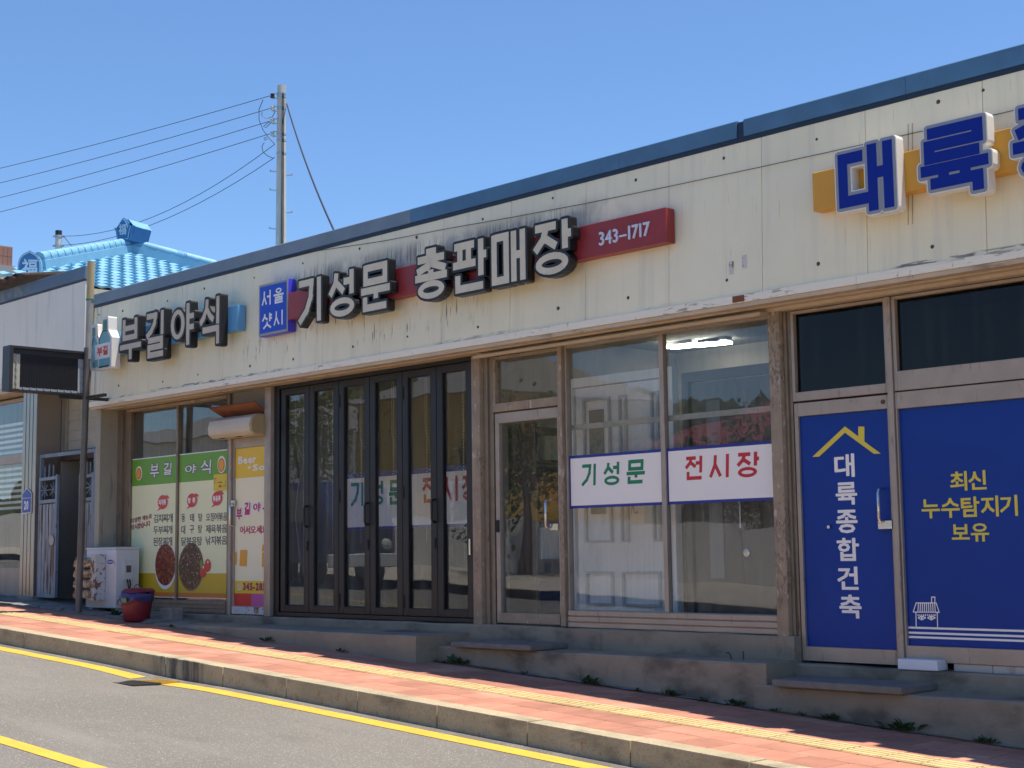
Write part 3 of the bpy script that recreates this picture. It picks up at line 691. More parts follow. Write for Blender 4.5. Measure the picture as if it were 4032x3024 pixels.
# shell behind
obj('side_wall', MB().box(XL + .005, XL + .12, .14, 6.5, -.75, 3.39), 'back_wall', B)
obj('side_wall', MB().box(XR - .12, XR, .14, 6.5, -1.6, 3.39), 'back_wall', B)
obj('back_wall', MB().box(XL, XR, 6.5, 6.62, -1.6, 3.39), 'back_wall', B)
obj('roof', MB().box(XL + .12, XR - .12, .30, 6.5, 3.30, 3.36), 'roof_grey', B)
obj('ceiling', MB().box(XL + .13, XR - .13, .46, 6.49, 2.26, 2.30), 'room_ceiling', B)
obj('lintel', MB().box(XL + .13, XR - .13, .40, .455, 2.03, 2.26), 'room', B)
obj('floor', MB().box(XL + .13, 9.9, .44, 6.49, -.78, -.715), 'room_floor', B)
obj('floor', MB().box(10.0, XR - .13, .44, 6.49, -1.0, -.935), 'room_floor', B)
for x in (2.46, 6.10, 9.90):
    obj('partition_wall', MB().box(x, x + .1, .46, 6.49, -1.0, 2.26), 'room', B)
obj('rear_partition', MB().box(XL + .13, 2.45, 2.6, 2.7, -.71, 2.26), 'room', B)
obj('rear_partition', MB().box(2.57, 6.09, 4.2, 4.3, -.71, 2.26), 'room', B)
obj('rear_partition', MB().box(6.21, 9.89, 3.4, 3.5, -.71, 2.26), 'room', B)
obj('rear_partition', MB().box(10.01, XR - .13, 3.0, 3.1, -.93, 2.26), 'room', B)
# left pilaster
obj('pilaster', MB().box(XL, -1.135, .10, .47, -.75, 1.998), 'pilaster', B, False, .004)
obj('pilaster', MB().box(-1.135, -1.02, .36, .47, -.75, 1.998), 'alu', B, False, .003)
# plinths and steps
def plinth(x0, x1, y0, y1, zt, zb, name='plinth', mat='concrete', n=None):
    mb = MB(); n = n or max(2, int((x1 - x0) / .25)); vs = []
    for i in range(n + 1):
        x = x0 + (x1 - x0) * i / n; w1 = random.uniform(-.006, .006); w2 = random.uniform(-.005, .005)
        vs += [(x, y0 + random.uniform(-.006, .006), zb(x) if callable(zb) else zb), (x, y0 + w1, zt - .015 + w2), (x, y0 + .015 + w1, zt + w2), (x, y1, zt + w2 * .3)]
    fs = [(i * 4 + j, (i + 1) * 4 + j, (i + 1) * 4 + j + 1, i * 4 + j + 1) for i in range(n) for j in range(3)]
    e = n * 4
    vs += [(x0, y1, zt - .5), (x1, y1, zt - .5)]
    fs += [(0, 1, 2, 3, len(vs) - 2), (e, len(vs) - 1, e + 3, e + 2, e + 1)]
    mb.add(vs, fs); return obj(name, mb, mat, B)
GB = lambda x: G(x) - .08
plinth(-1.0, 9.98, .30, .62, -.708, -1.0)
plinth(.9, 6.05, -.40, .32, -.793, GB)
plinth(6.0, 10.0, -.115, .32, -.897, GB)
plinth(9.95, XR, .28, .62, -.925, -1.2)
plinth(9.9, XR, -.14, .32, -1.065, GB)
# step slabs resting in front of two doors
sA = tag(obj('step_slab', MB().box(6.33, 7.43, -.20, .28, -.895, -.845), 'slab', None, False, .006), 'grey concrete step slab below the narrow glass door', 'step')
sB = tag(obj('step_slab', MB().box(10.13, 11.28, -.22, .26, -1.062, -1.008), 'slab', None, False, .006), 'grey concrete step slab below the blue door', 'step')

# posts of the shopfront
def post(x0, x1, y0, y1, z0, z1, mat, r=.012): return obj('post', MB().box(x0, x1, y0, y1, z0, z1), mat, B, True, r, 2)
post(2.43, 2.56, .31, .47, -.71, 1.998, 'alu_pale')
pB = post(6.09, 6.225, .31, .47, -.725, 1.998, 'alu_worn', .03)
pC = post(9.80, 9.925, .31, .47, -.905, 1.998, 'alu_worn', .03)
obj('jamb', MB().box(6.228, 6.285, .36, .47, -.71, 1.998).box(6.285, 6.345, .385, .47, -.71, 1.998), 'alu', B, False, .003)
obj('jamb', MB().box(9.928, 9.955, .36, .47, -.92, 1.998).box(9.955, 9.983, .385, .47, -.92, 1.998), 'alu', B, False, .003)
YF0, YF1, YG, YP = .385, .455, .428, .416          # frame front and back, glass, print stuck on the glass

def frame(x0, x1, z0, z1, l, r, b, t, mul=(), hb=(), y0=YF0, y1=YF1):
    mb = MB().box(x0, x0 + l, y0, y1, z0, z1).box(x1 - r, x1, y0, y1, z0, z1).box(x0 + l, x1 - r, y0, y1, z0, z0 + b).box(x0 + l, x1 - r, y0, y1, z1 - t, z1)
    for a, c in mul: mb.box(a, c, y0 + .004, y1 - .004, z0 + b, z1 - t)
    for a, c in hb: mb.box(x0 + l, x1 - r, y0 + .006, y1 - .006, a, c)
    return mb
def pane(parent, x0, x1, z0, z1, mat='glass', y=YG):
    return obj('pane', MB().box(x0, x1, y, y + .006, z0, z1), mat, parent)
def pull_handle(parent, x, z0, z1, y=YF0, mat='chrome', r=.011, out=.06):
    return obj('handle', MB().tube([(x, y + .01, z0), (x, y - out * .8, z0 + .01), (x, y - out, z0 + .035), (x, y - out, z1 - .035), (x, y - out * .8, z1 - .01), (x, y + .01, z1)], r, 8), mat, parent, True)

# --- restaurant window
wx0, wx1, wz0, wz1 = -.93, 1.575, -.705, 1.995
W = obj('shop_window', frame(wx0, wx1, wz0, wz1, .10, .05, .16, .05, mul=((.325, .365),)), 'alu', B, False, .003)
pane(W, wx0 + .10, .325, -.545, wz1 - .05); pane(W, .365, wx1 - .05, -.545, wz1 - .05)
for k in range(3): obj('sill_slat', MB().box(wx0 + .1, wx1 - .05, .372, .384, -.69 + k * .048, -.65 + k * .048), 'alu', W, False, .003)
obj('window_jamb', MB().box(-1.02, -.93, .40, .47, -.72, 1.998), 'alu', B, False, .003)
obj('flaking_trim', MB().box(-.93, 1.5, .375, .40, 1.955, 1.985), 'alu_worn', B)
# --- restaurant door
D1 = obj('door', frame(1.63, 2.42, -.70, 1.43, .035, .035, .10, .12, y0=.40, y1=.45), 'alu_pale', B, False, .003)
obj('jamb', MB().box(1.575, 1.628, .37, .46, -.71, 1.5), 'alu_pale', B, False, .003)
pane(D1, 1.665, 2.385, -.60, 1.31)
obj('overdoor_panel', MB().box(1.575, 2.43, .425, .455, 1.50, 2.0), 'room', B)
pull_handle(D1, 1.66, .36, .64, .40)
obj('lock', MB().box(1.60, 1.70, .375, .40, .60, .68), 'chrome', D1, False, .004)
obj('kick_plate', MB().box(1.64, 2.41, .392, .398, -.695, -.61), 'rusty_white', D1)

# --- black folding doors
fx0, fx1, fz0, fz1 = 2.565, 6.085, -.70, 2.0
obj('folding_frame', MB().box(fx0, fx0 + .10, .36, .47, fz0, fz1).box(fx1 - .03, fx1, .36, .47, fz0, fz1)
    .box(fx0 + .1, fx1 - .03, .36, .47, 1.955, fz1).box(fx0 + .1, fx1 - .03, .36, .47, fz0, -.655), 'black_alu', B, False, .003)
pw = .5603; px = 2.684
for i in range(6):
    a = px + i * pw + .004; b = px + (i + 1) * pw - .004
    f = obj('folding_door', frame(a, b, -.65, 1.95, .088, .088, .075, .075, y0=.372, y1=.43), 'black_alu', B, False, .004)
    pane(f, a + .088, b - .088, -.575, 1.875, y=.405)
    obj('gasket', frame(a + .082, b - .082, -.583, 1.883, .014, .014, .014, .014, y0=.376, y1=.404), 'black_rubber', f)
    if i in (0, 2, 4): pull_handle(f, b - .022, .32, .56, .372, 'black_alu', .013, .05); 
    if i in (0, 2, 4):
        obj('handle_inlay', MB().box(b - .05, b - .044, .352, .36, .34, .54), 'chrome', f)
        obj('lock', MB().box(b - .04, b - .012, .36, .373, .05, .16), 'black_rubber', f, False, .004)
    if i == 5: obj('latch', MB().box(b - .06, b - .035, .362, .373, -.02, .14), 'chrome', f).data
    if i % 2 == 1:
        for z in (-.5, .65, 1.72): obj('hinge', MB().box(b - .004, b + .03, .362, .374, z - .07, z + .07), 'black_rubber', f, False, .004)

# --- narrow glass door of the display shop
T2 = obj('transom', frame(6.345, 7.285, 1.40, 1.96, .03, .03, .085, .03), 'alu_worn', B, False, .003)
pane(T2, 6.375, 7.255, 1.485, 1.93)
D2 = obj('door', frame(6.36, 7.255, -.69, 1.385, .055, .02, .10, .10, y0=.392, y1=.446), 'alu_pale', B, False, .003)
pane(D2, 6.415, 7.235, -.59, 1.285)
obj('kick_plate', MB().box(6.40, 7.24, .384, .391, -.685, -.595), 'alu_worn', D2)
pull_handle(D2, 7.12, .22, .50, .392)
obj('lock', MB().box(7.13, 7.24, .375, .392, .20, .27), 'chrome', D2, False, .004)
obj('lock', MB().box(6.375, 6.415, .375, .392, .20, .32), 'black_rubber', D2, False, .004)
obj('jamb', MB().box(7.29, 7.345, .345, .46, -.70, 1.97), 'alu_worn', B, False, .004)
# --- display window
W3 = obj('shop_window', frame(7.35, 9.80, -.71, 1.97, .02, .02, .165, .03, mul=((8.535, 8.585),)), 'alu_pale', B, False, .003)
pane(W3, 7.37, 8.535, -.545, 1.94, 'glass_dirty'); pane(W3, 8.585, 9.78, -.545, 1.94, 'glass_dirty')
for k in range(3): obj('sill_slat', MB().box(7.36, 9.79, .366, .384, -.705 + k * .054, -.658 + k * .054), 'alu_pale', W3, False, .004)
obj('inner_rail', MB().box(7.36, 9.79, .46, .49, 1.155, 1.205), 'pipe_pale', B)
# --- blue shop: door, big window, transoms
T4 = obj('transom', frame(9.985, 10.895, 1.21, 1.965, .03, .02, .075, .025), 'alu_pale', B, False, .003)
pane(T4, 10.015, 10.875, 1.285, 1.94, 'glass_dark')
D4 = obj('door', frame(9.99, 10.893, -.905, 1.195, .036, .02, .115, .11, y0=.392, y1=.446), 'alu_pale', B, False, .003)
pane(D4, 10.026, 10.873, -.79, 1.085)
pull_handle(D4, 10.80, .19, .46, .392)
obj('lock', MB().box(10.76, 10.885, .37, .392, .14, .21), 'chrome', D4, False, .004)
obj('peephole', MB().lathe((10.285, .405, .17), [(.006, -.012), (.014, -.012), (.014, .0)], 12, 'y'), 'chrome', D4, True)
obj('keyhole', MB().lathe((10.84, .388, 1.14), [(.012, -.004), (.018, -.004), (.018, .004)], 12, 'y'), 'screw', D4, True)
obj('post', MB().box(10.90, 10.948, .365, .46, -.92, 1.965), 'alu_pale', B, False, .004)
T5 = obj('transom', frame(10.951, 13.4, 1.215, 1.965, .03, .03, .155, .025), 'alu_pale', B, False, .003)
pane(T5, 10.981, 13.37, 1.37, 1.94, 'glass_dark')
W5 = obj('shop_window', frame(10.951, 13.4, -.87, 1.205, .014, .03, .12, .13), 'alu_pale', B, False, .003)
pane(W5, 10.965, 13.37, -.75, 1.075)
obj('post', MB().box(13.41, 13.6, .36, .46, -.92, 1.965), 'alu_pale', B, False, .004)
W6 = obj('shop_window', frame(13.61, 15.85, -.87, 1.965, .03, .03, .12, .06), 'alu_pale', B, False, .003)
pane(W6, 13.64, 15.82, -.75, 1.905)
for k in range(14):
    x = 11.35 + k * .32
    if x < 15.8: obj('skirting_tile', MB().box(x, x + .315, .40, .43, -.935, -.872), 'tile_white', B, False, .003)
obj('threshold_block', MB().box(10.95, 11.29, .27, .42, -.923, -.845), 'sign_white', B, False, .004)

# bolts on the fascia with faint rust runs
bolts = [zA(565, 693), zA(1522, 397), zA(1498, 1545), zA(1876, 305), zB(1885, 242), zB(1192, 414), zB(1155, 1347), zB(604, 1430), zB(1932, 1208), zB(538, 556), zC(188, 685), zC(571, 572),
         zC(1017, 456), zC(1467, 367), zC(1987, 223), zC(178, 1384), zC(518, 1330), zC(988, 1232), zC(1417, 1152), zC(1973, 1077), zD(766, 478), zD(954, 447), zD(1306, 368), zD(1595, 271),
         zD(942, 1038), zD(1290, 1006), zD(1567, 951), zA(600, 2040 - 400 * 1.0), ]
bolts = bolts[:-1] + [(2926 + 300, 900 + 140)]
bm_ = mesh_of(MB().lathe((0, 0, 0), [(.008, -.014), (.016, -.010), (.024, 0.0), (.024, .01)], 10, 'y'), 'bolt', 'screw', True)
stk = mesh_of(MB().add([(-.012, 0, 0), (.012, 0, 0), (.007, 0, -.13), (-.004, 0, -.16)], [(0, 1, 2, 3)]), 'rust_run', 'streak')
for q in bolts:
    p = aty(*q, .02); y = lean(p.z)
    inst('bolt', bm_, (p.x, y, p.z), B, (0, random.uniform(0, 3), 0), [random.uniform(.5, .8)] * 3)
    if random.random() < .5: inst('rust_run', stk, (p.x, y - .0015 + .003, p.z - .015), B, (-.038, 0, 0), (random.uniform(.5, 1.1), 1, random.uniform(.4, 1.3)))
# rusty ghost of a removed upright
p0 = aty(*zA(1310, 570), .03); p1 = aty(*zA(1312, 1655), .0)
obj('old_bracket_scar', MB().add([(p0.x - .022, lean(p0.z) - .002, p0.z), (p0.x - .012, lean(p0.z) - .002, p0.z), (p1.x - .012, -.002, p1.z - .13), (p1.x - .022, -.002, p1.z - .13)], [(0, 1, 2, 3)])
    .add([(p0.x + .014, lean(p0.z) - .002, p0.z), (p0.x + .024, lean(p0.z) - .002, p0.z), (p1.x + .024, -.002, p1.z - .13), (p1.x + .014, -.002, p1.z - .13)], [(0, 1, 2, 3)]), 'streak', B)
for q in (zB(1962, 1112), zB(2066, 1062)):
    p = aty(*q, .012); obj('patch_plate', MB().box(p.x - .022, p.x + .022, lean(p.z) - .004, lean(p.z) + .01, p.z - .055, p.z + .055), 'rusty_white', B)
p = aty(*zB(2015, 1350), -.012); obj('rust_patch', MB().box(p.x - .06, p.x + .06, -.016, -.011, 2.035, 2.088), 'flap', B)

# ================================================================== SIGNS ON THE FASCIA
def channel_letter(parent, ch, x0, x1, z0, z1, y0, y1, body, face, w, grow, rim=None, shear=0.0):
    P = letter_polys(ch, x0, x1, z0, z1, w, shear)
    vt, tr = union([dilate(p, grow, 3) for p in P])
    b = obj('letter', solid(vt, tr, y0, y1), body, parent)
    yy = y0
    if rim:
        vt, tr = union([dilate(p, grow * .72, 3) for p in P]); yy -= .003
        obj('letter_rim', solid(vt, tr, yy, y0 + .001), rim, b)
    vt, tr = union(P)
    obj('letter_face', solid(vt, tr, yy - .003, yy + .001), face, b)
    return b
def mount(parent, x, z, n=2):
    for k in range(n): obj('mount', MB().box(x + k * .2 - .01, x + k * .2 + .01, lean(z) - .012, lean(z) + .002, z - .012, z + .012), 'screw', parent)

# restaurant sign: sky blue board, four letters
S1 = thing('shop_sign', 'restaurant sign of four beige letters with black sides on sky blue board', 'sign', (1.0, -.05, 2.64))
obj('backing_board', MB().box(-.92, 2.47, -.10, .012, 2.644, 2.947), 'board_sky', S1, False, .004)
for ch, a, b, lo, hi in (('부', -.10, .44, 2.525, 3.055), ('길', .53, 1.02, 2.50, 3.065), ('야', 1.15, 1.68, 2.56, 3.075), ('식', 1.80, 2.27, 2.505, 3.075)):
    channel_letter(S1, ch, a, b, lo, hi, -.20, -.101, 'letter_grey', 'letter_face2', 13, .032)
# bottle-shaped plates beside it
def bottle_pts(x0, x1, z0, z1, lean_=0.0):
    w = x1 - x0; h = z1 - z0; q = [(.0, .0), (1.0, .0), (1.0, .58), (.70, .74), (.68, 1.0), (.32, 1.0), (.30, .74), (0.0, .58)]
    return [(x0 + w * u + lean_ * v * h, z0 + h * v) for u, v in q]
BO = .09
S2 = thing('bottle_sign', 'white cut-out sign of two green bottles left of the restaurant letters', 'sign', (-.75, -.1, 2.45))
vt, tr = union([dilate(bottle_pts(-.70, -.38, 2.475, 3.13), .02), dilate(bottle_pts(-.90, -.62, 2.49, 3.06, -.10), .02)])
body = obj('bottle_plate', solid(vt, tr, -.226, -.101), 'letter_white', S2)
M['bottle_green'] = pbr('bottle_green_print', (0.05, 0.24, 0.21), 0.35); M['bottle_aqua'] = pbr('bottle_aqua_print', (0.16, 0.42, 0.50), 0.35); M['bottle_line'] = pbr('bottle_dark_line', (0.01, 0.07, 0.07), 0.4)
mb = MB(); poly_sheet(bottle_pts(-.685, -.40, 2.49, 3.115), -.2285, mb); obj('bottle_print', mb, 'bottle_aqua', body)
mb = MB(); poly_sheet(bottle_pts(-.89, -.705, 2.50, 3.045, -.10), -.2275, mb); obj('bottle_print', mb, 'bottle_aqua', body)
obj('bottle_label', rect_sheet((-.80, -.40, 2.60, 2.80), -.2305), 'p_white', body)
obj('bottle_neck', rect_sheet((-.594, -.492, 2.985, 3.10), -.2305), 'bottle_green', body)
obj('bottle_neck', poly_sheet([(-.866, 2.93), (-.80, 2.93), (-.815, 3.035), (-.88, 3.035)], -.2305), 'bottle_green', body)
for pl_ in (pline([(-.685, 2.49), (-.42, 2.49)], .02), pline([(-.69, 2.80), (-.69, 2.86), (-.60, 2.965)], .02) + pline([(-.595, 2.965), (-.49, 2.965)], .018), pline([(-.84, 2.57), (-.80, 2.50)], .022), pline([(-.88, 2.80), (-.84, 2.91)], .02)):
    vt, tr = union(pl_); obj('bottle_outline', sheet(vt, tr, -.2325), 'bottle_line', body)
obj('lettering', fit_text('부길', (-.74, -.45, 2.64, 2.765), -.2335, .045), 'p_red', body)
for o in [S2]: o.location.x += BO
# blue box sign
S3 = thing('box_sign', 'square blue box sign with four white characters and grey rim', 'sign', (3.2, 0, 2.49))
bx = obj('box', MB().box(2.90, 3.494, -.095, .012, 2.505, 3.122), 'box_side', S3, True, .025, 2)
obj('box_rim', MB().box(2.908, 3.486, -.100, -.094, 2.513, 3.114), 'letter_rim', bx, True, .003)
obj('box_face', MB().box(2.938, 3.456, -.104, -.099, 2.543, 3.084), 'box_blue', bx)
mb = MB()
for ch, a, b, lo, hi in (('서', 2.985, 3.175, 2.86, 3.03), ('울', 3.215, 3.41, 2.86, 3.03), ('샷', 2.985, 3.19, 2.59, 2.765), ('시', 3.225, 3.405, 2.60, 2.77)): strokes_sheet(ch, (a, b, lo, hi), -.1065, 14, mb=mb)
obj('lettering', mb, 'sign_white', bx)
# long red sign
S4 = thing('shop_sign', 'long dark red sign board with seven cream letters edged in black', 'sign', (6.3, -.05, 2.64))
obj('backing_board', MB().box(3.50, 9.079, -.105, .012, 2.640, 2.944), 'board_red', S4, False, .003)
for ch, a, b in (('기', 3.82, 4.275), ('성', 4.395, 4.855), ('문', 4.955, 5.43), ('총', 5.83, 6.335), ('판', 6.42, 6.90), ('매', 6.975, 7.44), ('장', 7.555, 8.035)):
    channel_letter(S4, ch, a, b, 2.535, 3.02, -.20, -.106, 'letter_black', 'letter_face', 15.5, .026)
M['silver_print'] = pbr('pale_blue_numerals', (0.60, 0.64, 0.78), 0.35)
mb = MB(); L = text_polys('343–1717', .014, .09)
P = [p for c in L for q in c for p in q]; a_, b_ = min(p[0] for p in P), max(p[0] for p in P); c_, d_ = min(p[1] for p in P), max(p[1] for p in P)
for c in L:
    vt, tr = union(c); vt = [(8.30 + (u - a_) / (b_ - a_) * .60, 2.725 + (v - c_) / (d_ - c_) * .125) for u, v in vt]; solid(vt, tr, -.118, -.104, mb)
obj('numerals', mb, 'silver_print', S4)
# yellow sign with blue letters, running out of the picture
S5 = thing('shop_sign', 'amber sign board with big blue letters on white blocks', 'sign', (13, -.05, 2.65))
obj('backing_board', MB().box(10.59, 15.6, -.10, .012, 2.64, 2.95), 'board_yellow', S5, False, .004)
for i, ch in enumerate('대륙종'):
    a = (10.90, 11.615, 12.345)[i]; b = (11.385, 12.155, 12.885)[i]
    channel_letter(S5, ch, a, b, 2.525, 3.04, -.20, -.101, 'letter_white', 'letter_blue', 17 if ch == '대' else 16, .035, 'letter_rim')
for i, ch in enumerate('합건축'):
    a = 13.08 + i * .73
    L = text_polys(ch, .06)[0]; P = [p for q in L for p in q]; u0, u1 = min(p[0] for p in P), max(p[0] for p in P); v0, v1 = min(p[1] for p in P), max(p[1] for p in P)
    Q = [[(a + (u - u0) / (u1 - u0) * .52, 2.53 + (v - v0) / (v1 - v0) * .5) for u, v in p] for p in L]
    vt, tr = union([dilate(p, .035, 1) for p in Q]); b_ = obj('letter', solid(vt, tr, -.20, -.101), 'letter_white', S5)
    vt, tr = union(Q); obj('letter_face', solid(vt, tr, -.206, -.199), 'letter_blue', b_)
# slack cable tacked along the fascia
pts = [aty(*q, .015) for q in (zD(1640, 85), zD(2212, 25))] + [aty(*q, .01) for q in (zC(640, 480), zC(1210, 395), zC(1700, 300), zC(2212, 210), zB(800, 600), zB(1460, 465), zB(2200, 308), zA(140, 910), zA(960, 730), zA(1420, 625), zA(1900, 518), zA(2140, 462))]
tag(obj('fascia_cable', MB().tube([(p.x, lean(p.z) - .012, p.z) for p in sorted(pts, key=lambda p: p.x)] , .003, 5), 'cable', None, True), 'thin black cable strung along the cream fascia above the signs', 'cable')

# ================================================================== PRINTS ON THE GLASS
def circ_sheet(cx, cz, rx, rz, y, mb=None, n=22):
    mb = mb or MB(); return mb.add([(cx + rx * cos(2 * pi * k / n), y, cz + rz * sin(2 * pi * k / n)) for k in range(n)], [list(range(n))])
def px_pt(zf, x, y, Y=YP): p = aty(*zf(x, y), Y); return (p.x, p.z)
def slice_mark(parent, cx, cz, r):
    obj('orange_slice', circ_sheet(cx, cz, r * 1.0, r * 1.12, YP - .003), 'p_white', parent); obj('orange_slice', circ_sheet(cx - .005, cz - .008, r * .84, r * .92, YP - .0045), 'p_orange', parent)
    obj('orange_slice', circ_sheet(cx - .005, cz - .008, r * .62, r * .70, YP - .006), 'p_amber', parent)
def bubble(parent, cx, cz, s, word):
    q = [(0, 0)] ; pts = disc(cx, cz, .115 * s, .085 * s, 18)
    vt, tr = union([pts, [(cx + .01, cz + .03), (cx + .15 * s, cz + .05), (cx + .085 * s, cz + .085 * s)], [(cx - .06, cz - .05), (cx - .13 * s, cz - .105 * s), (cx - .02, cz - .08)]])
    vt2, tr2 = union([dilate(pts, .008), dilate([(cx - .06, cz - .05), (cx - .13 * s, cz - .105 * s), (cx - .02, cz - .08)], .006, 2)])
    obj('speech_bubble', sheet(vt2, tr2, YP - .003), 'p_white', parent); b = obj('speech_bubble', sheet(vt, tr, YP - .0045), 'p_red', parent)
    obj('lettering', fit_text(word, (cx - .09 * s, cx + .075 * s, cz - .035 * s, cz + .035 * s), YP - .006, .045), 'p_white', b)
def band(parent, name, x0, x1, z0, z1, mat, dy=.0015): return obj(name, rect_sheet((x0, x1, z0, z1), YP - dy), mat, parent)
P1 = tag(obj('window_poster', MB().box(-.825, .318, YP, YP + .003, -.52, 1.315), 'p_cream'), 'green and lime menu poster with kimchi dish, beside the air conditioner unit', 'poster')
P2 = tag(obj('window_poster', MB().box(.372, 1.52, YP, YP + .003, -.52, 1.315), 'p_cream'), 'green and lime menu poster with black stew bowl, beside the restaurant door', 'poster')
for P, a, b in ((P1, -.825, .318), (P2, .372, 1.52)):
    band(P, 'green_band', a, b, .95, 1.305, 'p_green'); band(P, 'yellow_band', a, b, -.455, -.21, 'p_yellow'); band(P, 'orange_band', a, b, -.52, -.455, 'p_orange')
    band(P, 'white_edge', a, b, 1.303, 1.316, 'p_white', .002); band(P, 'white_edge', a, b, -.522, -.512, 'p_white', .002)
def brush(parent, ch, r, face, back, w=12, grow=.010):
    obj('lettering_outline', strokes_sheet(ch, r, YP - .003, w, grow, .06), back, parent); obj('lettering', strokes_sheet(ch, r, YP - .0045, w, 0.0, .06), face, parent)
for ch, P, bx_ in (('부', P1, (402, 540, 462, 630)), ('길', P1, (488, 535, 546, 612)), ('야', P2, (630, 545, 705, 605)), ('식', P2, (732, 515, 805, 608))): brush(P, ch, rect(z3, *bx_, YP), 'p_white', 'p_slate')
slice_mark(P1, *px_pt(z3, 328, 603), .085); slice_mark(P2, *px_pt(z3, 868, 545), .095)
for P, x, y, s, wd in ((P1, 484, 792, 1.1, '찌개류'), (P2, 676, 780, 1.05, '탕 류'), (P2, 840, 768, 1.05, '볶음류')): c = px_pt(z3, x, y); bubble(P, c[0], c[1], s, wd)
for P, s, bx_ in ((P1, '김치찌개', (425, 868, 548, 925)), (P1, '두부찌개', (423, 945, 546, 1000)), (P1, '된장찌개', (422, 1020, 545, 1078)), (P2, '동', (605, 868, 630, 922)), (P2, '태', (662, 866, 688, 920)), (P2, '탕', (716, 864, 742, 918)), (P2, '대', (605, 944, 630, 1000)), (P2, '구', (660, 942, 688, 997)), (P2, '탕', (714, 940, 740, 995)), (P2, '닭볶음탕', (605, 1018, 740, 1076)),
                   (P2, '오징어볶음', (766, 860, 906, 915)), (P2, '제육볶음', (764, 937, 904, 993)), (P2, '낚지볶음', (764, 1012, 904, 1070))):
    obj('lettering', fit_text(s, rect(z3, *bx_, YP), YP - .003, .012), 'p_slate', P)
for s, bx_ in (('다양한 메뉴로', (280, 895, 412, 928)), ('모시겠습니다', (278, 938, 402, 975))): obj('lettering', fit_text(s, rect(z3, *bx_, YP), YP - .003, .03, skew=.10), 'p_plum', P1)
c = px_pt(z3, 490, 1210); obj('dish_picture', circ_sheet(.055, c[1], .262, .30, YP - .003), 'p_white', P1); obj('dish_picture', circ_sheet(.055, c[1] + .02, .25, .27, YP - .0045), 'food_red', P1)
c = px_pt(z3, 668, 1215)
obj('dish_picture', circ_sheet(c[0] + .0, c[1], .295, .305, YP - .003), 'food_rim', P2); obj('dish_picture', circ_sheet(c[0] + .0, c[1], .272, .28, YP - .0045), 'food_dark', P2)
for x, y, r in ((778, 1205, .07), (748, 1240, .075)): q = px_pt(z3, x, y); obj('red_berry', circ_sheet(q[0], q[1], r, r * 1.15, YP - .006 - r * .01), 'p_red', P2); obj('berry_glint', circ_sheet(q[0] + .01, q[1] + r * .6, r * .2, r * .25, YP - .0085), 'p_white', P2)
q = px_pt(z3, 738, 1195); obj('leaf_mark', circ_sheet(q[0], q[1], .03, .055, YP - .0075), 'p_green', P2)
q = rect(z3, 820, 608, 907, 715, YP)
NT = tag(obj('notice', MB().box(q[0], q[1], YP - .012, YP - .009, q[2], q[3]), 'note'), 'small yellow notice taped over the green menu poster', 'notice')
for k, (w_, h_, mt) in enumerate(((.10, .012, 'p_slate'), (.07, .028, 'p_red'), (.09, .010, 'p_slate'))): obj('print_mark', rect_sheet(((q[0] + q[1] - w_) / 2, (q[0] + q[1] + w_) / 2, q[3] - .11 - k * .055, q[3] - .11 - k * .055 + h_), YP - .0135), mt, NT)
vt, tr = union(pline([(q[0] + .07, q[3] - .05), (q[0] + .03, q[3] - .05), (q[0] + .03, q[2] + .08)], .008) + pline([(q[1] - .09, q[2] + .05), (q[1] - .03, q[2] + .05), (q[1] - .03, q[3] - .08)], .008)); obj('bracket_mark', sheet(vt, tr, YP - .0135), 'p_slate', NT)
# door poster
P3 = tag(obj('door_poster', MB().box(1.668, 2.383, YP, YP + .003, -.60, 1.308), 'p_ivory'), 'yellow and ivory beer poster on the restaurant door', 'poster')
band(P3, 'gold_band', 1.668, 2.383, .945, 1.308, 'p_gold'); band(P3, 'gold_band', 1.668, 2.383, -.45, -.30, 'p_gold')
band(P3, 'red_square', 1.668, 2.03, -.60, -.45, 'p_red'); band(P3, 'pink_square', 2.03, 2.383, -.60, -.45, 'p_pink')
obj('lettering', fit_text('Beer', rect(z3, 977, 488, 1094, 540, YP), YP - .003, .035), 'p_white', P3); obj('lettering', fit_text('Soju', rect(z3, 1072, 540, 1215, 594, YP), YP - .003, .035), 'p_white', P3)
obj('star_mark', fit_text('★', rect(z3, 1036, 548, 1064, 578, YP), YP - .003, .0), 'p_white', P3)
for ch, bx_ in (('부', (966, 830, 1003, 905)), ('길', (1016, 795, 1058, 872)), ('야', (1074, 795, 1124, 852)), ('식', (1136, 800, 1196, 870))): brush(P3, ch, rect(z3, *bx_, YP), 'p_magenta', 'p_white', 17, .012)
obj('lettering', fit_text('어서오세요', rect(z3, 988, 945, 1168, 998, YP), YP - .003, .03), 'p_magenta', P3)
for poly in (((945, 1205), (950, 1130), (968, 1112), (966, 1200)), ((984, 1208), (990, 1104), (1036, 1104), (1032, 1212)), ((1130, 1112), (1136, 1068), (1200, 1085), (1196, 1112)), ((1130, 1215), (1133, 1120), (1196, 1120), (1190, 1215))): obj('mug_mark', poly_sheet([px_pt(z3, *p) for p in poly], YP - .003), 'p_amber', P3)
obj('telephone_mark', fit_text('☎', rect(z3, 967, 1322, 1001, 1366, YP), YP - .003, .0), 'p_white', P3); obj('lettering', fit_text('345-285', rect(z3, 1008, 1318, 1156, 1370, YP), YP - .003, .055), 'p_plum', P3)
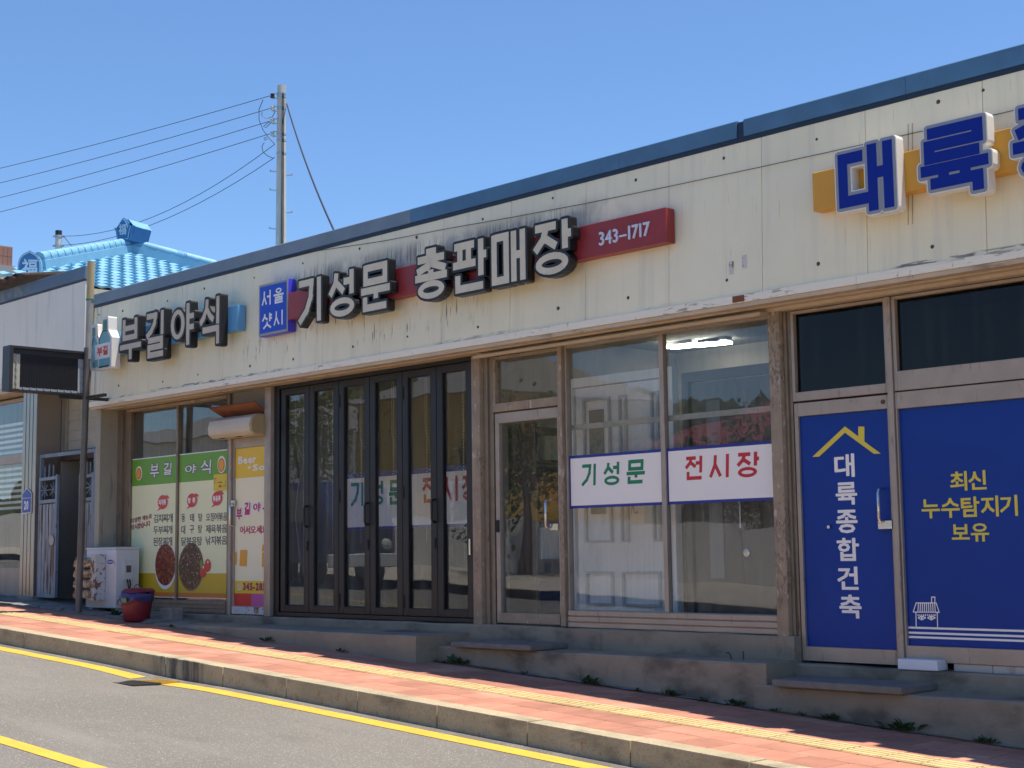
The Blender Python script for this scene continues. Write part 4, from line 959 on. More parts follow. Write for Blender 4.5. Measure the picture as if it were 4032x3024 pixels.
# white banners on the display window
for nm, lab, x0, x1, txt, mat in (('a', 'white window banner with green characters and blue border', 7.37, 8.535, (('기', (563, 737, 640, 845)), ('성', (675, 727, 758, 842)), ('문', (790, 715, 882, 833))), 'film_green'),
                                  ('b', 'white window banner with red characters and blue border', 8.585, 9.78, (('전', (1085, 697, 1175, 814)), ('시', (1210, 688, 1308, 805)), ('장', (1345, 677, 1455, 802))), 'film_red')):
    P = tag(obj('window_banner', MB().box(x0, x1, YP - .004, YP + .003, .405, .905), 'film_navy'), lab, 'banner')
    obj('white_ground', rect_sheet((x0 + .018, x1 - .018, .43, .878), YP - .0055), 'film_white', P)
    for ch, bx_ in txt: obj('lettering', strokes_sheet(ch, rect(z5, *bx_, YP), YP - .007, 15.5, 0, .05), mat, P)
# blue film of the builder's shop
P5 = tag(obj('door_film', MB().box(10.028, 10.871, YP, YP + .003, -.788, 1.083), 'film_blue'), 'blue door film with yellow roof mark and vertical white lettering', 'poster')
obj('roof_mark', poly_sheet([px_pt(z6, *p) for p in ((301, 753), (430, 632), (483, 672), (483, 633), (507, 633), (507, 692), (572, 740), (545, 741), (430, 657), (328, 752))], YP - .003), 'film_yellow', P5)
for ch, bx_ in (('대', (388, 741, 468, 834)), ('륙', (393, 853, 478, 943)), ('종', (395, 962, 480, 1055)), ('합', (398, 1073, 486, 1165)), ('건', (400, 1187, 483, 1279)), ('축', (408, 1298, 496, 1392))): obj('lettering', fit_text(ch, rect(z6, *bx_, YP), YP - .003, .024), 'film_white', P5)
P6 = tag(obj('window_film', MB().box(10.967, 13.368, YP, YP + .003, -.748, 1.073), 'film_blue'), 'blue window film with three lines of yellow lettering and white stripes', 'poster')
for s, bx_ in (('최신', (846, 808, 990, 886)), ('누수탐지기', (733, 910, 1114, 992)), ('보유', (852, 1016, 1001, 1089))): obj('lettering', fit_text(s, rect(z6, *bx_, YP), YP - .003, .020), 'film_yellow', P6)
zs = [px_pt(z6, 673, y)[1] for y in (1428, 1448, 1465)]
for z in zs: obj('white_stripe', rect_sheet((10.969, 13.366, z - .008, z + .008), YP - .003), 'film_white', P6)
hp = lambda *pts: pline([px_pt(z6, *p) for p in pts], .008)
H = hp((700, 1367), (712, 1331), (791, 1331), (803, 1368), (700, 1367)) + hp((711, 1367), (712, 1427)) + hp((795, 1368), (797, 1430)) + hp((773, 1331), (773, 1308), (786, 1308), (786, 1331))
for k in range(9): H += hp((721 + k * 8, 1333), (719 + k * 8.6, 1366))
for cx in (734, 772):
    H += hp((cx - 15, 1390), (cx, 1383), (cx + 15, 1390), (cx, 1398), (cx - 15, 1390)); c = px_pt(z6, cx, 1390); H.append(disc(c[0], c[1], .010, .010, 8))
    for k in (-12, -6, 0, 6, 12): H += hp((cx + k, 1384), (cx + k * 1.35, 1376))
vt, tr = union(H); obj('house_drawing', sheet(vt, tr, YP - .003), 'film_white', P6)

# ================================================================== INSIDE THE SHOPS
def display_door(name, label, x0, x1, y, z0, z1, mat, kind):
    t = thing(name, label, 'door', ((x0 + x1) / 2, y, z0)); w_ = x1 - x0
    obj('leaf', MB().box(x0, x1, y, y + .05, z0, z1), mat, t, False, .004)
    obj('casing', frame(x0 - .09, x1 + .09, z0, z1 + .1, .08, .08, .0001, .09, y0=y - .03, y1=y + .06), mat, t, False, .004)
    if kind == 'panel':
        for a, b, c, d in ((.10, .40, .08, .22), (.10, .40, .34, .95), (.5, .90, .08, .22), (.5, .58, .34, .95), (.84, .92, .34, .95)):
            obj('raised_panel', frame(x0 + a * w_, x0 + b * w_, z0 + c * (z1 - z0), z0 + d * (z1 - z0), .022, .022, .022, .022, y0=y - .03, y1=y), 'door_relief_shade', t)
        obj('door_glass', MB().box(x0 + .16 * w_, x0 + .32 * w_, y - .012, y - .002, z0 + .46 * (z1 - z0), z0 + .90 * (z1 - z0)), 'door_grey', t)
        obj('handle', MB().tube([(x0 + .66 * w_, y, z0 + .46 * (z1 - z0)), (x0 + .66 * w_, y - .06, z0 + .46 * (z1 - z0)), (x0 + .66 * w_, y - .06, z0 + .62 * (z1 - z0)), (x0 + .66 * w_, y, z0 + .62 * (z1 - z0))], .014, 8), 'chrome', t, True)
        obj('lock', MB().box(x0 + .76 * w_, x0 + .84 * w_, y - .04, y, z0 + .5 * (z1 - z0), z0 + .56 * (z1 - z0)), 'chrome', t, False, .01)
    else:
        obj('door_glass', MB().box(x0 + .14 * w_, x0 + .26 * w_, y - .012, y - .002, z0 + .2 * (z1 - z0), z0 + .92 * (z1 - z0)), 'door_grey', t)
        obj('door_glass', MB().box(x0 + .70 * w_, x0 + .92 * w_, y - .012, y - .002, z0 + .2 * (z1 - z0), z0 + .92 * (z1 - z0)), 'door_grey', t)
        obj('handle', MB().tube([(x0 + .44 * w_, y, z0 + .40 * (z1 - z0)), (x0 + .44 * w_, y - .06, z0 + .40 * (z1 - z0)), (x0 + .44 * w_, y - .06, z0 + .62 * (z1 - z0)), (x0 + .44 * w_, y, z0 + .62 * (z1 - z0))], .014, 8), 'chrome', t, True)
        obj('lock', MB().lathe((x0 + .46 * w_, y - .02, z0 + .30 * (z1 - z0)), [(.02, -.01), (.035, -.006), (.035, .02)], 12, 'y'), 'chrome', t, True)
    return t
display_door('display_door', 'white panelled display door standing inside the shop window', 6.95, 8.15, .95, -.71, 1.62, 'door_white', 'panel')
display_door('display_door', 'dark brown display door standing inside the shop window', 8.40, 9.72, 1.0, -.71, 1.55, 'door_dark', 'glazed')
def atz(px_, py_, z): d = ray(px_, py_); return CAM + d * ((z - CAM.z) / d.z)
l1 = atz(2898, 1390, 2.205); l2 = atz(3050, 1386, 2.205); l1.y = min(l1.y, 2.8); l2.y = min(l2.y, 2.8); l1.x += .25
for x, y, lab in ((l1.x, l1.y, 'lit twin-tube ceiling light over the dark brown display door'), (l2.x, l2.y, 'lit twin-tube ceiling light half hidden by the peeling post'), (6.9, 2.7, 'lit twin-tube ceiling light behind the white display door')):
    t = thing('ceiling_light', lab, 'light', (x, y, 2.2), 'ceiling lights of the display shop')
    obj('tray', MB().box(x - .19, x + .19, y - .07, y + .07, 2.225, 2.258), 'sign_white', t, False, .004)
    for d in (-.05, .05): obj('tube', MB().tube([(x - .17, y + d - .04, 2.205), (x + .17, y + d + .04, 2.205)], .013, 8), 'tube', t, True)
# shelf of goods behind the narrow glass door
SH = thing('shelf', 'dark shelf rack standing inside the narrow glass door', 'shelf', (6.42, 1.35, -.715))
for y in (.72, 1.98): obj('upright', MB().box(6.215, 6.60, y, y + .03, -.714, 1.30), 'door_dark', SH)
for z in (-.60, -.10, .40, .90): obj('board', MB().box(6.215, 6.60, .75, 1.98, z, z + .025), 'door_dark', SH)
obj('back_panel', MB().box(6.205, 6.214, .72, 2.01, -.714, 1.30), 'door_dark', SH)
for (y0_, y1_, z, h, mt, lab) in ((.80, 1.15, -.575, .30, 'truck_blue', 'blue box on the lowest board of the dark shelf rack'), (1.25, 1.60, -.575, .26, 'rusty_cream', 'rusty tan box on the lowest board of the dark shelf rack'), (.82, 1.10, -.075, .32, 'sign_white', 'white box on the second board of the dark shelf rack'),
                               (1.2, 1.7, -.075, .24, 'stone', 'grey box on the second board of the dark shelf rack'), (.85, 1.3, .425, .28, 'flap', 'rust-red box on the third board of the dark shelf rack'), (1.4, 1.75, .425, .22, 'p_green', 'green box on the third board of the dark shelf rack'), (.9, 1.5, .925, .25, 'led_cream', 'cream box on the top board of the dark shelf rack')):
    tag(obj('storage_box', MB().box(6.25, 6.56, y0_, y1_, z + .001, z + h), mt, None, False, .006), lab, 'box', 'boxes on the shelf rack')
# vinyl banner hung behind the folding doors
P = tag(obj('hanging_banner', MB().box(3.35, 5.75, .78, .785, .28, .93), 'film_white'), 'white vinyl banner with green and red characters hanging behind the folding doors', 'banner')
obj('blue_border', rect_sheet((3.35, 5.75, .87, .93), .776), 'film_navy', P); obj('blue_border', rect_sheet((3.35, 5.75, .28, .31), .776), 'film_navy', P)
for ch, a in (('기', 3.50), ('성', 3.86), ('문', 4.20)): obj('lettering', strokes_sheet(ch, (a, a + .25, .55, .82), .774, 15), 'film_green', P)
for ch, a in (('전', 4.78), ('시', 5.12), ('장', 5.43)): obj('lettering', strokes_sheet(ch, (a, a + .25, .55, .82), .774, 15), 'film_red', P)
# crystal bead strings behind the folding glass
octa = [(1, 0, 0), (-1, 0, 0), (0, 1, 0), (0, -1, 0), (0, 0, 1), (0, 0, -1)]
of = [(0, 2, 4), (2, 1, 4), (1, 3, 4), (3, 0, 4), (2, 0, 5), (1, 2, 5), (3, 1, 5), (0, 3, 5)]
wh = ('first', 'second', 'third', 'fourth', 'fifth', 'sixth')
for i in range(6):
    c = px + (i + .5) * pw; t = thing('bead_curtain', 'string of clear beads hanging inside the %s folding glass from the beer poster door' % wh[i], 'bead curtain', (c, .5, 1.5))
    lines = [[(0, 1.55), (0, -.1)]]
    if i == 0: lines += [[(-.17, 1.35), (0, 1.1), (-.12, .75), (-.16, .45), (-.10, .1), (0, -.15)], [(.17, 1.35), (0, 1.1), (.12, .75), (.16, .45), (.10, .1), (0, -.15)]]
    elif i in (2, 3, 4): lines = [[(-.02, 1.5), (-.04, .1)], [(.06, 1.1), (.02, .85), (.12, .6)], [(-.05, 1.3), (.03, 1.15)]]
    for ln in lines:
        mb = MB()
        for (x0, z0), (x1, z1) in zip(ln, ln[1:]):
            L_ = hypot(x1 - x0, z1 - z0); n = int(L_ / .033)
            for k in range(n):
                f = k / n; X = c + x0 + (x1 - x0) * f; Z = z0 + (z1 - z0) * f
                mb.add([(X + v[0] * .006, .50 + v[1] * .006, Z + v[2] * .010) for v in octa], of)
        mb.bar((c + ln[0][0], .50, 2.26), (c + ln[0][0], .50, ln[0][1]), .002)
        obj('bead_strand', mb, 'bead', t)

# ================================================================== THINGS BY THE RESTAURANT DOOR
# air curtain housing and rusty flap above the door
ab = thing('air_curtain', 'cream rounded air curtain housing mounted above the beer poster door', 'air curtain', (1.95, .33, 1.42))
prof = [(.40, 1.43), (.18, 1.43), (.13, 1.47), (.115, 1.55), (.14, 1.64), (.22, 1.68), (.40, 1.69)]
hb = obj('housing', MB().prism(prof, 1.50, 2.40, 'x'), 'curtain_box', ab, True, .01, 2)
obj('end_cap', MB().prism([(.39, 1.44), (.19, 1.44), (.14, 1.475), (.125, 1.55), (.15, 1.63), (.225, 1.67), (.39, 1.68)], 2.40, 2.425, 'x'), 'curtain_end', ab, True, .005)
for x in (1.62, 1.98): obj('outlet_slot', MB().box(x, x + .09, .20, .25, 1.4255, 1.432), 'black_rubber', ab)
b1 = aty(*z3(885, 246), .36); b2 = aty(*z3(1165, 213), .36); f1 = atx(*z3(785, 181), b1.x); f2 = atx(*z3(1080, 139), b2.x); tk = Vector((0, .012, .014))
fl = tag(obj('awning_flap', MB().add([f1, f2, b2, b1, f1 + tk, f2 + tk, b2 + tk, b1 + tk], [(0, 1, 2, 3), (7, 6, 5, 4), (0, 4, 5, 1), (1, 5, 6, 2), (2, 6, 7, 3), (3, 7, 4, 0)]), 'flap'), 'rusty orange sheet flap under the soffit above the air curtain', 'flap')
# outdoor unit of an air conditioner
ax1 = -.47; ay0, ay1 = .00, .335; aw = .80; az0, az1 = -.655, .135
A = thing('air_conditioner', 'white outdoor air conditioner unit with rusted louvre beside pilaster', 'air conditioner', (-.87, .15, az0))
obj('body', MB().box(ax1 - aw, ax1, ay0, ay1, az0, az1 - .03), 'ac', A, True, .012, 2)
obj('lid', MB().box(ax1 - aw - .006, ax1 + .006, ay0 - .006, ay1 + .006, az1 - .03, az1), 'ac', A, True, .008, 2)
obj('lid_sheet', MB().box(ax1 - aw + .05, ax1 - .2, ay0 + .03, ay1 - .03, az1 + .002, az1 + .014), 'roof_grey', A)
for x in (ax1 - aw + .06, ax1 - .12): obj('foot', MB().box(x, x + .06, ay0 + .02, ay1 - .02, az0 - .05, az0), 'ac', A)
obj('side_cover', MB().prism([(ay0 + .10, az0 + .36), (ay0 + .23, az0 + .36), (ay0 + .24, az0 + .62), (ay0 + .09, az0 + .62)], ax1, ax1 + .03, 'x'), 'ac', A, True, .006)
obj('service_port', MB().box(ax1 + .029, ax1 + .034, ay0 + .13, ay0 + .20, az0 + .46, az0 + .55), 'post_grey', A)
for d in (0, .035): obj('refrigerant_pipe', MB().tube([(ax1 + .02, ay0 + .15 + d, az0 + .38), (ax1 + .05, ay0 + .15 + d, az0 + .30), (ax1 + .045, ay0 + .18 - d, az0 + .16), (ax1 + .06, ay0 + .17, az0 - .02)], .010, 6), 'cable', A, True)
lx0, lx1 = ax1 - aw - .05, ax1 - .27
lv = obj('louvre', MB().box(lx1 - .13, lx1, ay0 - .15, ay0 - .004, az0 + .10, az1 - .09), 'rusty_white', A, False, .004)
obj('louvre_side', MB().box(lx0, lx0 + .02, ay0 - .13, ay0 - .004, az0 + .12, az1 - .12), 'rusty_white', lv)
for k in range(4):
    z = az0 + .13 + k * .135
    obj('louvre_slat', MB().prism([(ay0 - .03, z + .125), (ay0 - .10, z + .12), (ay0 - .155, z + .085), (ay0 - .17, z + .02), (ay0 - .16, z), (ay0 - .14, z + .02), (ay0 - .12, z + .075), (ay0 - .06, z + .10)], lx0 + .012, lx1 - .10, 'x'), 'rusty_cream', lv, True)
obj('badge', circ_sheet(ax1 - .15, az0 + .60, .085, .028, ay0 - .0025), 'plate_blue', A); obj('badge_lettering', fit_text('SAMSUNG', (ax1 - .215, ax1 - .085, az0 + .588, az0 + .612), ay0 - .004, .03), 'p_white', A)
# red bucket with bag
bcx, bcy = .70, -.36; bz = G(bcx) + .012
K = thing('bucket', 'red plastic bucket stuffed with a blue bag beside the air conditioner', 'bucket', (bcx, bcy, bz))
obj('bucket_body', MB().lathe((bcx, bcy, bz), [(.15, 0), (.158, .01), (.175, .15), (.20, .285), (.212, .29), (.212, .31), (.197, .31), (.17, .1), (.14, .02)], 28), 'red_plastic', K, True)
mb = MB(); n = 28; vs = []
for r_, h_ in ((.20, .24), (.218, .30), (.205, .335), (.15, .35), (.03, .34)):
    for k in range(n): a = 2 * pi * k / n; q = r_ * (1 + random.uniform(-.06, .06)); vs.append((bcx + q * cos(a), bcy + q * sin(a), bz + h_ + random.uniform(-.015, .015)))
mb.add(vs, [(i * n + k, i * n + (k + 1) % n, (i + 1) * n + (k + 1) % n, (i + 1) * n + k) for i in range(4) for k in range(n)]); obj('bag', mb, 'blue_bag', K, True)
obj('bag_label', MB().box(bcx + .02, bcx + .13, bcy - .222, bcy - .214, bz + .23, bz + .28), 'green_bag', K)
obj('lid', MB().lathe((bcx, bcy + .02, bz + .345), [(.20, 0), (.205, .012), (.17, .045), (.05, .055)], 28), 'red_plastic', K, True)
obj('handle', MB().tube([(bcx + .215 * cos(a), bcy - .05 - .17 * abs(sin(a)) ** .7 + .0, bz + .29 - .10 * sin(a)) for a in [pi * k / 14 for k in range(15)]], .007, 6), 'red_plastic', K, True)
obj('lid_handle', MB().tube([(bcx + .10 * cos(a), bcy + .02, bz + .40 + .04 * sin(a)) for a in [pi * k / 8 for k in range(9)]], .005, 6), 'cable', K, True)
o = obj('concrete_block', MB().box(.86, 1.12, -.14, .04, G(1) - .01, G(1) + .18), 'stone', None, False, .015); tag(o, 'rough concrete block behind the red bucket', 'block')
def rock(x, y, s, label):
    mb = MB(); ico = bmesh.new(); bmesh.ops.create_icosphere(ico, subdivisions=2, radius=1)
    rr = random.Random(int(x * 1000)); ph = [rr.uniform(0, 6) for _ in range(3)]
    vs = [(x + v.co.x * s * (1 + .25 * sin(3 * v.co.y + ph[0])), y + v.co.y * s * .8 * (1 + .25 * sin(4 * v.co.z + ph[1])), G(x) + s * .35 + v.co.z * s * .6 * (1 + .2 * sin(3 * v.co.x + ph[2]))) for v in ico.verts]
    mb.add(vs, [[v.index for v in f.verts] for f in ico.faces]); ico.free(); return tag(obj('rock', mb, 'stone'), label, 'rock')
rock(.12, -.16, .085, 'small pale rock left of the red bucket'); rock(-.08, -.10, .06, 'smallest rock under the air conditioner unit'); rock(-.32, -.02, .075, 'grey rock propping the air conditioner corner')

# ================================================================== WEEDS
def weed(x, y, s, label, n=26, z=None):
    mb = MB(); z0 = (G(x) + .008) if z is None else z
    for k in range(n):
        a = random.uniform(0, 2 * pi); l = s * random.uniform(.4, 1.0); el = random.uniform(.25, 1.2)
        bx_, by_ = x + random.gauss(0, s * .45), y + random.gauss(0, s * .10)
        d = Vector((cos(a) * cos(el), sin(a) * cos(el) * .6, sin(el))); b = Vector((bx_, by_, z0)); side = d.cross(Vector((0, 0, 1))).normalized() * l * .17
        mid = b + d * l * .55 + Vector((0, 0, .02 * s)); tip = b + d * l - Vector((0, 0, l * .18))
        mb.add([b, mid - side, tip, mid + side], [(0, 1, 2, 3)])
    return tag(obj('weed', mb, 'leaf'), label, 'weed')
for x, s, lab in ((11.25, .16, 'leafy weed clump at the plinth below the yellow lettering window'), (10.62, .10, 'short weed at the plinth below the blue door'), (9.05, .09, 'small weed under the rightmost part of the door display window'),
                  (8.15, .12, 'weed tuft at the plinth under the green lettered banner'), (6.35, .14, 'weed tuft where the low step meets the higher plinth'), (9.75, .10, 'weeds at the plinth under the peeling post'), (11.9, .09, 'tiny weed in the gutter past the leafy clump')):
    weed(x, -.165, s, lab, 34)
weed(3.6, -.44, .09, 'weeds in the cracked joint below the folding doors'); weed(4.9, -.44, .07, 'thin weeds at the low step below the folding doors')
weed(-.2, -.14, .14, 'weeds growing under the air conditioner unit', 40); weed(1.6, -.42, .06, 'sparse weeds in the cracked cement by the beer poster door')
for x, lab in ((10.1, 'low moss tuft at the plinth below the hinge side of the blue door'), (10.35, 'low moss tuft at the plinth under the white vertical lettering'), (8.7, 'low moss tuft at the plinth under the gap between the white banners'),
               (9.4, 'low moss tuft at the plinth under the bent rebar stubs'), (7.3, 'low moss tuft at the plinth beside the step slab of the glass door'), (5.9, 'low moss tuft at the end of the low step by the peeling post')): weed(x, -.17, .05, lab, 22)['group'] = 'moss tufts along the plinth'
# loose rusty rebar stubs
rb = thing('rebar_stub', 'two bent rebar stubs sticking out of the plinth beside peeling post', 'rebar', (9.55, .12, -.897))
p = (9.49, .10); obj('rod', MB().tube([(9.49, .10, -.91), (9.485, .10, -.87), (9.47, .09, -.845), (9.455, .08, -.85)], .007, 6), 'screw', rb, True); obj('rod', MB().tube([(9.60, .12, -.91), (9.60, .12, -.83)], .006, 6), 'screw', rb, True)

# ================================================================== NEIGHBOUR UP THE STREET
NB = thing('neighbour_building', 'pale panelled shop building with steel column beside the rusty gate', 'building', (-5, 2, -.6))
nx = [-1.44, -2.4, -3.4, -4.4, -5.4, -6.4, -7.4]
for a, b in zip(nx, nx[1:]): obj('fascia_panel', MB().box(b + .002, a - .002, .0, .05, 2.60, 3.80), 'fascia_left', NB, False, .0025)
obj('fascia_backing', MB().box(-7.4, -1.46, .05, .12, 2.56, 3.82), 'room', NB)
for a, b in ((-1.43, -4.3), (-4.303, -7.4)):
    obj('parapet_cap', MB().prism([(-.015, 3.83), (-.015, 4.0), (.0, 4.008), (.05, 4.0), (.05, 3.8)], b, a, 'x'), 'cap_left', NB)
    obj('cap_trim', MB().box(b + .002, a - .002, -.004, .06, 3.795, 3.828), 'cap_dark', NB)
obj('ledge', MB().box(-7.4, -1.44, -.01, .06, 2.53, 2.598), 'fascia_left', NB)
obj('soffit', MB().box(-7.4, -2.6, .03, .75, 2.43, 2.47), 'soffit', NB); obj('drip_trim', MB().box(-7.4, -1.44, .004, .03, 2.44, 2.53), 'soffit', NB)
obj('roof', MB().box(-7.4, -1.45, .3, 6, 3.10, 3.16), 'roof_grey', NB); obj('side_wall', MB().box(-1.50, -1.45, .13, 6, 2.2, 3.10), 'back_wall', NB); obj('side_wall', MB().box(-7.4, -7.3, .13, 6, -.6, 3.10), 'back_wall', NB)
obj('back_wall', MB().box(-7.4, -1.45, 6, 6.1, -.7, 3.1), 'back_wall', NB)
col_ = obj('steel_column', MB().box(-3.36, -2.93, .06, .44, G(-3) + .02, 2.44), 'steel', NB, False, .006)
for x in (-3.26, -3.15, -3.04): obj('column_groove', MB().box(x, x + .007, .057, .061, G(-3) + .08, 2.43), 'black_rubber', col_)
obj('column_base', MB().box(-3.38, -2.90, .03, .45, G(-3) - .04, G(-3) + .08), 'stone', NB, False, .01)
NW = obj('shop_window', frame(-7.3, -3.40, -.55, 2.40, .05, .03, .42, .05, hb=((1.42, 1.56),), y0=.30, y1=.38), 'alu_pale', NB, False, .003)
pane(NW, -7.25, -3.43, -.13, 1.425, y=.335); pane(NW, -7.25, -3.43, 1.56, 2.35, y=.335)
obj('kick_panel', MB().box(-7.25, -3.43, .31, .335, -.54, -.14), 'post_grey', NW)
for k in range(16): obj('reflected_slat', MB().box(-7.2, -3.5, .45, .47, .75 + k * .085, .79 + k * .085), 'sign_white', NW)  # white slats behind the pane imitate a striped reflection
obj('leaning_sheet', MB().add([(-3.50, .42, -.12), (-3.85, .42, -.12), (-3.80, .55, .62), (-3.46, .55, .62)], [(0, 1, 2, 3)]), 'sign_white', NW)
obj('floor', MB().box(-7.3, -3.4, .38, 5.9, -.62, -.55), 'room_floor', NB); obj('inner_wall', MB().box(-7.3, -3.4, 2.5, 2.6, -.55, 2.43), 'room', NB); obj('inner_wall', MB().box(-3.0, -2.93, .45, 5.9, -.6, 2.43), 'room', NB)
# lap siding over the gate
for k in range(7): obj('siding_board', MB().prism([(.52, 1.55 + k * .145), (.548, 1.55 + k * .145), (.548, 1.70 + k * .145), (.534, 1.70 + k * .145)], -2.92, -1.46, 'x'), 'siding', NB)
obj('siding_backing', MB().box(-2.92, -1.46, .55, .62, 1.5, 2.56), 'room', NB); obj('gate_head', MB().box(-2.92, -1.30, .44, .60, 1.40, 1.52), 'rust_sheet', NB)
obj('corner_trim', MB().box(-2.925, -2.86, .50, .53, 1.5, 2.44), 'pilaster', NB)
obj('passage_wall', MB().box(-1.44, -1.36, .62, 5, -.7, 1.6), 'back_wall', NB); obj('passage_back', MB().box(-2.92, -1.45, 3.5, 3.6, -.7, 2.4), 'room', NB)
# stack of old roofing sheets on the roof
RS = thing('roofing_sheets', 'stack of dark rusty corrugated sheets lying on the pale roof', 'roofing sheets', (-4, 0, 4.02))
for k, (dx, dz, x1_) in enumerate(((0, 0, -2.85), (-.25, .05, -3.05), (-.5, .10, -3.3))):
    mb = MB(); vs = []; n = 24
    for i in range(n + 1):
        x = -6.5 + (x1_ + 6.5) * i / n; z = 4.05 + dz + .025 * (i % 2) + .02 * (x + 6)
        vs += [(x, -.20 + .06 * k, z - .06), (x, .9, z + .10), (x, -.20 + .06 * k, z - .045), (x, .9, z + .115)]
    fs = [f for i in range(n) for f in ((i * 4, i * 4 + 1, i * 4 + 5, i * 4 + 4), (i * 4 + 2, i * 4 + 6, i * 4 + 7, i * 4 + 3), (i * 4, i * 4 + 4, i * 4 + 6, i * 4 + 2))]
    fs += [(n * 4, n * 4 + 1, n * 4 + 3, n * 4 + 2)]
    mb.add(vs, fs); obj('sheet', mb, 'rust_sheet', RS)
# number plate on the steel column
NP = thing('number_plate', 'blue pentagonal house number plate on the steel column', 'number plate', (-3.2, .05, .80))
a, b, z0_, z1_ = -3.28, -3.02, .66, 1.0
pent = [(a, z0_), (b, z0_), (b, z1_ - .07), ((a + b) / 2, z1_), (a, z1_ - .07)]
obj('plate', MB().prism(dilate(pent, .012, 1), .045, .055), 'sign_white', NP); obj('plate_face', MB().prism(pent, .041, .046), 'plate_blue', NP)
obj('numerals', fit_text('20', (a + .06, b - .06, z0_ + .04, z0_ + .17), .039, .05), 'sign_white', NP); obj('divider', rect_sheet((a, b, z0_ + .205, z0_ + .211), .039), 'sign_white', NP)

# rusty gate in the passage
GT = thing('gate', 'rusty pale blue sheet metal gate standing ajar between the two buildings', 'gate', (-2.2, .42, -.6))
gy = .115; gb = G(-2.2) + .05
obj('gate_frame', MB().box(-2.92, -2.87, gy, gy + .05, gb, 1.48).box(-1.33, -1.275, gy, gy + .05, gb, 1.48).box(-2.87, -1.33, gy, gy + .05, 1.43, 1.48), 'gate_frame', GT)
def leaf(x0, x1, ya, yb, zt, name='gate_leaf'):
    """sheet leaf hinged at (x0, ya), free edge at (x1, yb)"""
    def P(u, d, z): return (x0 + (x1 - x0) * u, ya + (yb - ya) * u - d, z)
    lf = obj(name, MB().bar(P(0, 0, gb + .06), P(0, 0, zt), .05, .04).bar(P(1, 0, gb + .06), P(1, 0, zt), .05, .04).bar(P(0, 0, gb + .08), P(1, 0, gb + .08), .04, .05).bar(P(0, 0, .80), P(1, 0, .80), .04, .05).bar(P(0, 0, 1.12), P(1, 0, 1.12), .04, .045), 'gate_frame', GT)
    for k in range(5):
        u0, u1 = .03 + k * .19, .03 + (k + 1) * .19 - .02
        obj('sheet_rib', MB().add([P(u0, .0, gb + .1), P(u1, .0, gb + .1), P(u1, .0, .76), P(u0, .0, .76), P(u0 + .02, .022, gb + .1), P(u1 - .02, .022, gb + .1), P(u1 - .02, .022, .76), P(u0 + .02, .022, .76)],
            [(0, 1, 5, 4), (1, 2, 6, 5), (2, 3, 7, 6), (3, 0, 4, 7), (4, 5, 6, 7)]), 'gate', lf)
    for u in (.25, .5, .75): obj('spike', MB().bar(P(u, 0, 1.12), P(u, 0, 1.27 + .05 * sin(u * pi)), .016), 'gate_frame', lf)
    for u in (.25, .75):
        c = P(u, 0, .96); mb = MB()
        for k in range(4): a_ = pi * k / 4; mb.bar((c[0] - .12 * cos(a_), c[1], c[2] - .11 * sin(a_)), (c[0] + .12 * cos(a_), c[1], c[2] + .11 * sin(a_)), .010)
        obj('rosette', mb, 'gate_frame', lf)
    return lf
leaf(-2.84, -2.16, gy - .01, gy - .10, 1.16); leaf(-1.36, -1.98, gy + .02, gy + .16, 1.16)
c = (-2.24, gy - .125, .25); obj('lock_plate', MB().lathe(c, [(.07, -.012), (.07, .0)], 12, 'y'), 'pipe_pale', GT, True)

# projecting LED sign on its own post
ppx, ppy = -.785, -.355
def pxz(z): return ppx + .031 * (z + .72)                 # the post leans a little
LS = thing('led_sign', 'blank black LED sign box projecting from a grey steel post', 'sign', (ppx, ppy, G(ppx)))
obj('post', MB().tube([(pxz(z), ppy, z) for z in (G(ppx) - .1, 1.0, 2.75)], .043, 14), 'post_grey', LS, True)
obj('upper_pipe', MB().tube([(pxz(z) + .005, ppy + .01, z) for z in (2.6, 3.40)], [.040, .046], 14), 'pipe_pale', LS, True)
obj('upper_pipe', MB().tube([(pxz(z) + .005, ppy + .01, z) for z in (3.40, 3.90)], .049, 14), 'curtain_end', LS, True)
obj('collar', MB().tube([(pxz(z) + .005, ppy + .01, z) for z in (3.38, 3.40)], .054, 14), 'green_bag', LS, True)
X1 = pxz(2.4) + .01; X0 = X1 - .20; Y0 = atx(*zD(78, 717), X1).y; Y1 = atx(*zD(706, 772), X1).y; Zt = atx(*zD(400, 745), X1).z; Zb = atx(*zD(400, 1095), X1).z
case = obj('case', MB().box(X0, X1 - .06, Y0, Y1, Zb, Zt).box(X1 - .06, X1, Y0, Y0 + .05, Zb, Zt).box(X1 - .06, X1, Y1 - .03, Y1, Zb, Zt).box(X1 - .06, X1, Y0 + .05, Y1 - .03, Zt - .03, Zt).box(X1 - .06, X1, Y0 + .05, Y1 - .03, Zb, Zb + .02), 'led_case', LS)
obj('visor', MB().box(X1 - .055, X1 - .035, Y0 + .06, Y1 - .04, Zt - .10, Zt - .03), 'led_case', LS)
obj('side_strip', MB().box(X1 - .058, X1 - .040, Y0 + .06, Y0 + .16, Zb + .03, Zt - .10), 'led_cream', LS); obj('side_strip', MB().box(X1 - .058, X1 - .040, Y1 - .14, Y1 - .035, Zb + .03, Zt - .10), 'led_grey', LS); obj('bottom_strip', MB().box(X1 - .058, X1 - .041, Y0 + .16, Y1 - .14, Zb + .022, Zb + .055), 'led_grey', LS)
obj('led_screen', MB().box(X1 - .058, X1 - .044, Y0 + .16, Y1 - .14, Zb + .056, Zt - .10), 'led_grid', LS)
mb = MB(); yy = Y0 + .172
while yy < Y1 - .15:
    zz = Zb + .07
    while zz < Zt - .11: mb.box(X1 - .044, X1 - .036, yy, yy + .011, zz, zz + .011); zz += .0215
    yy += .0215
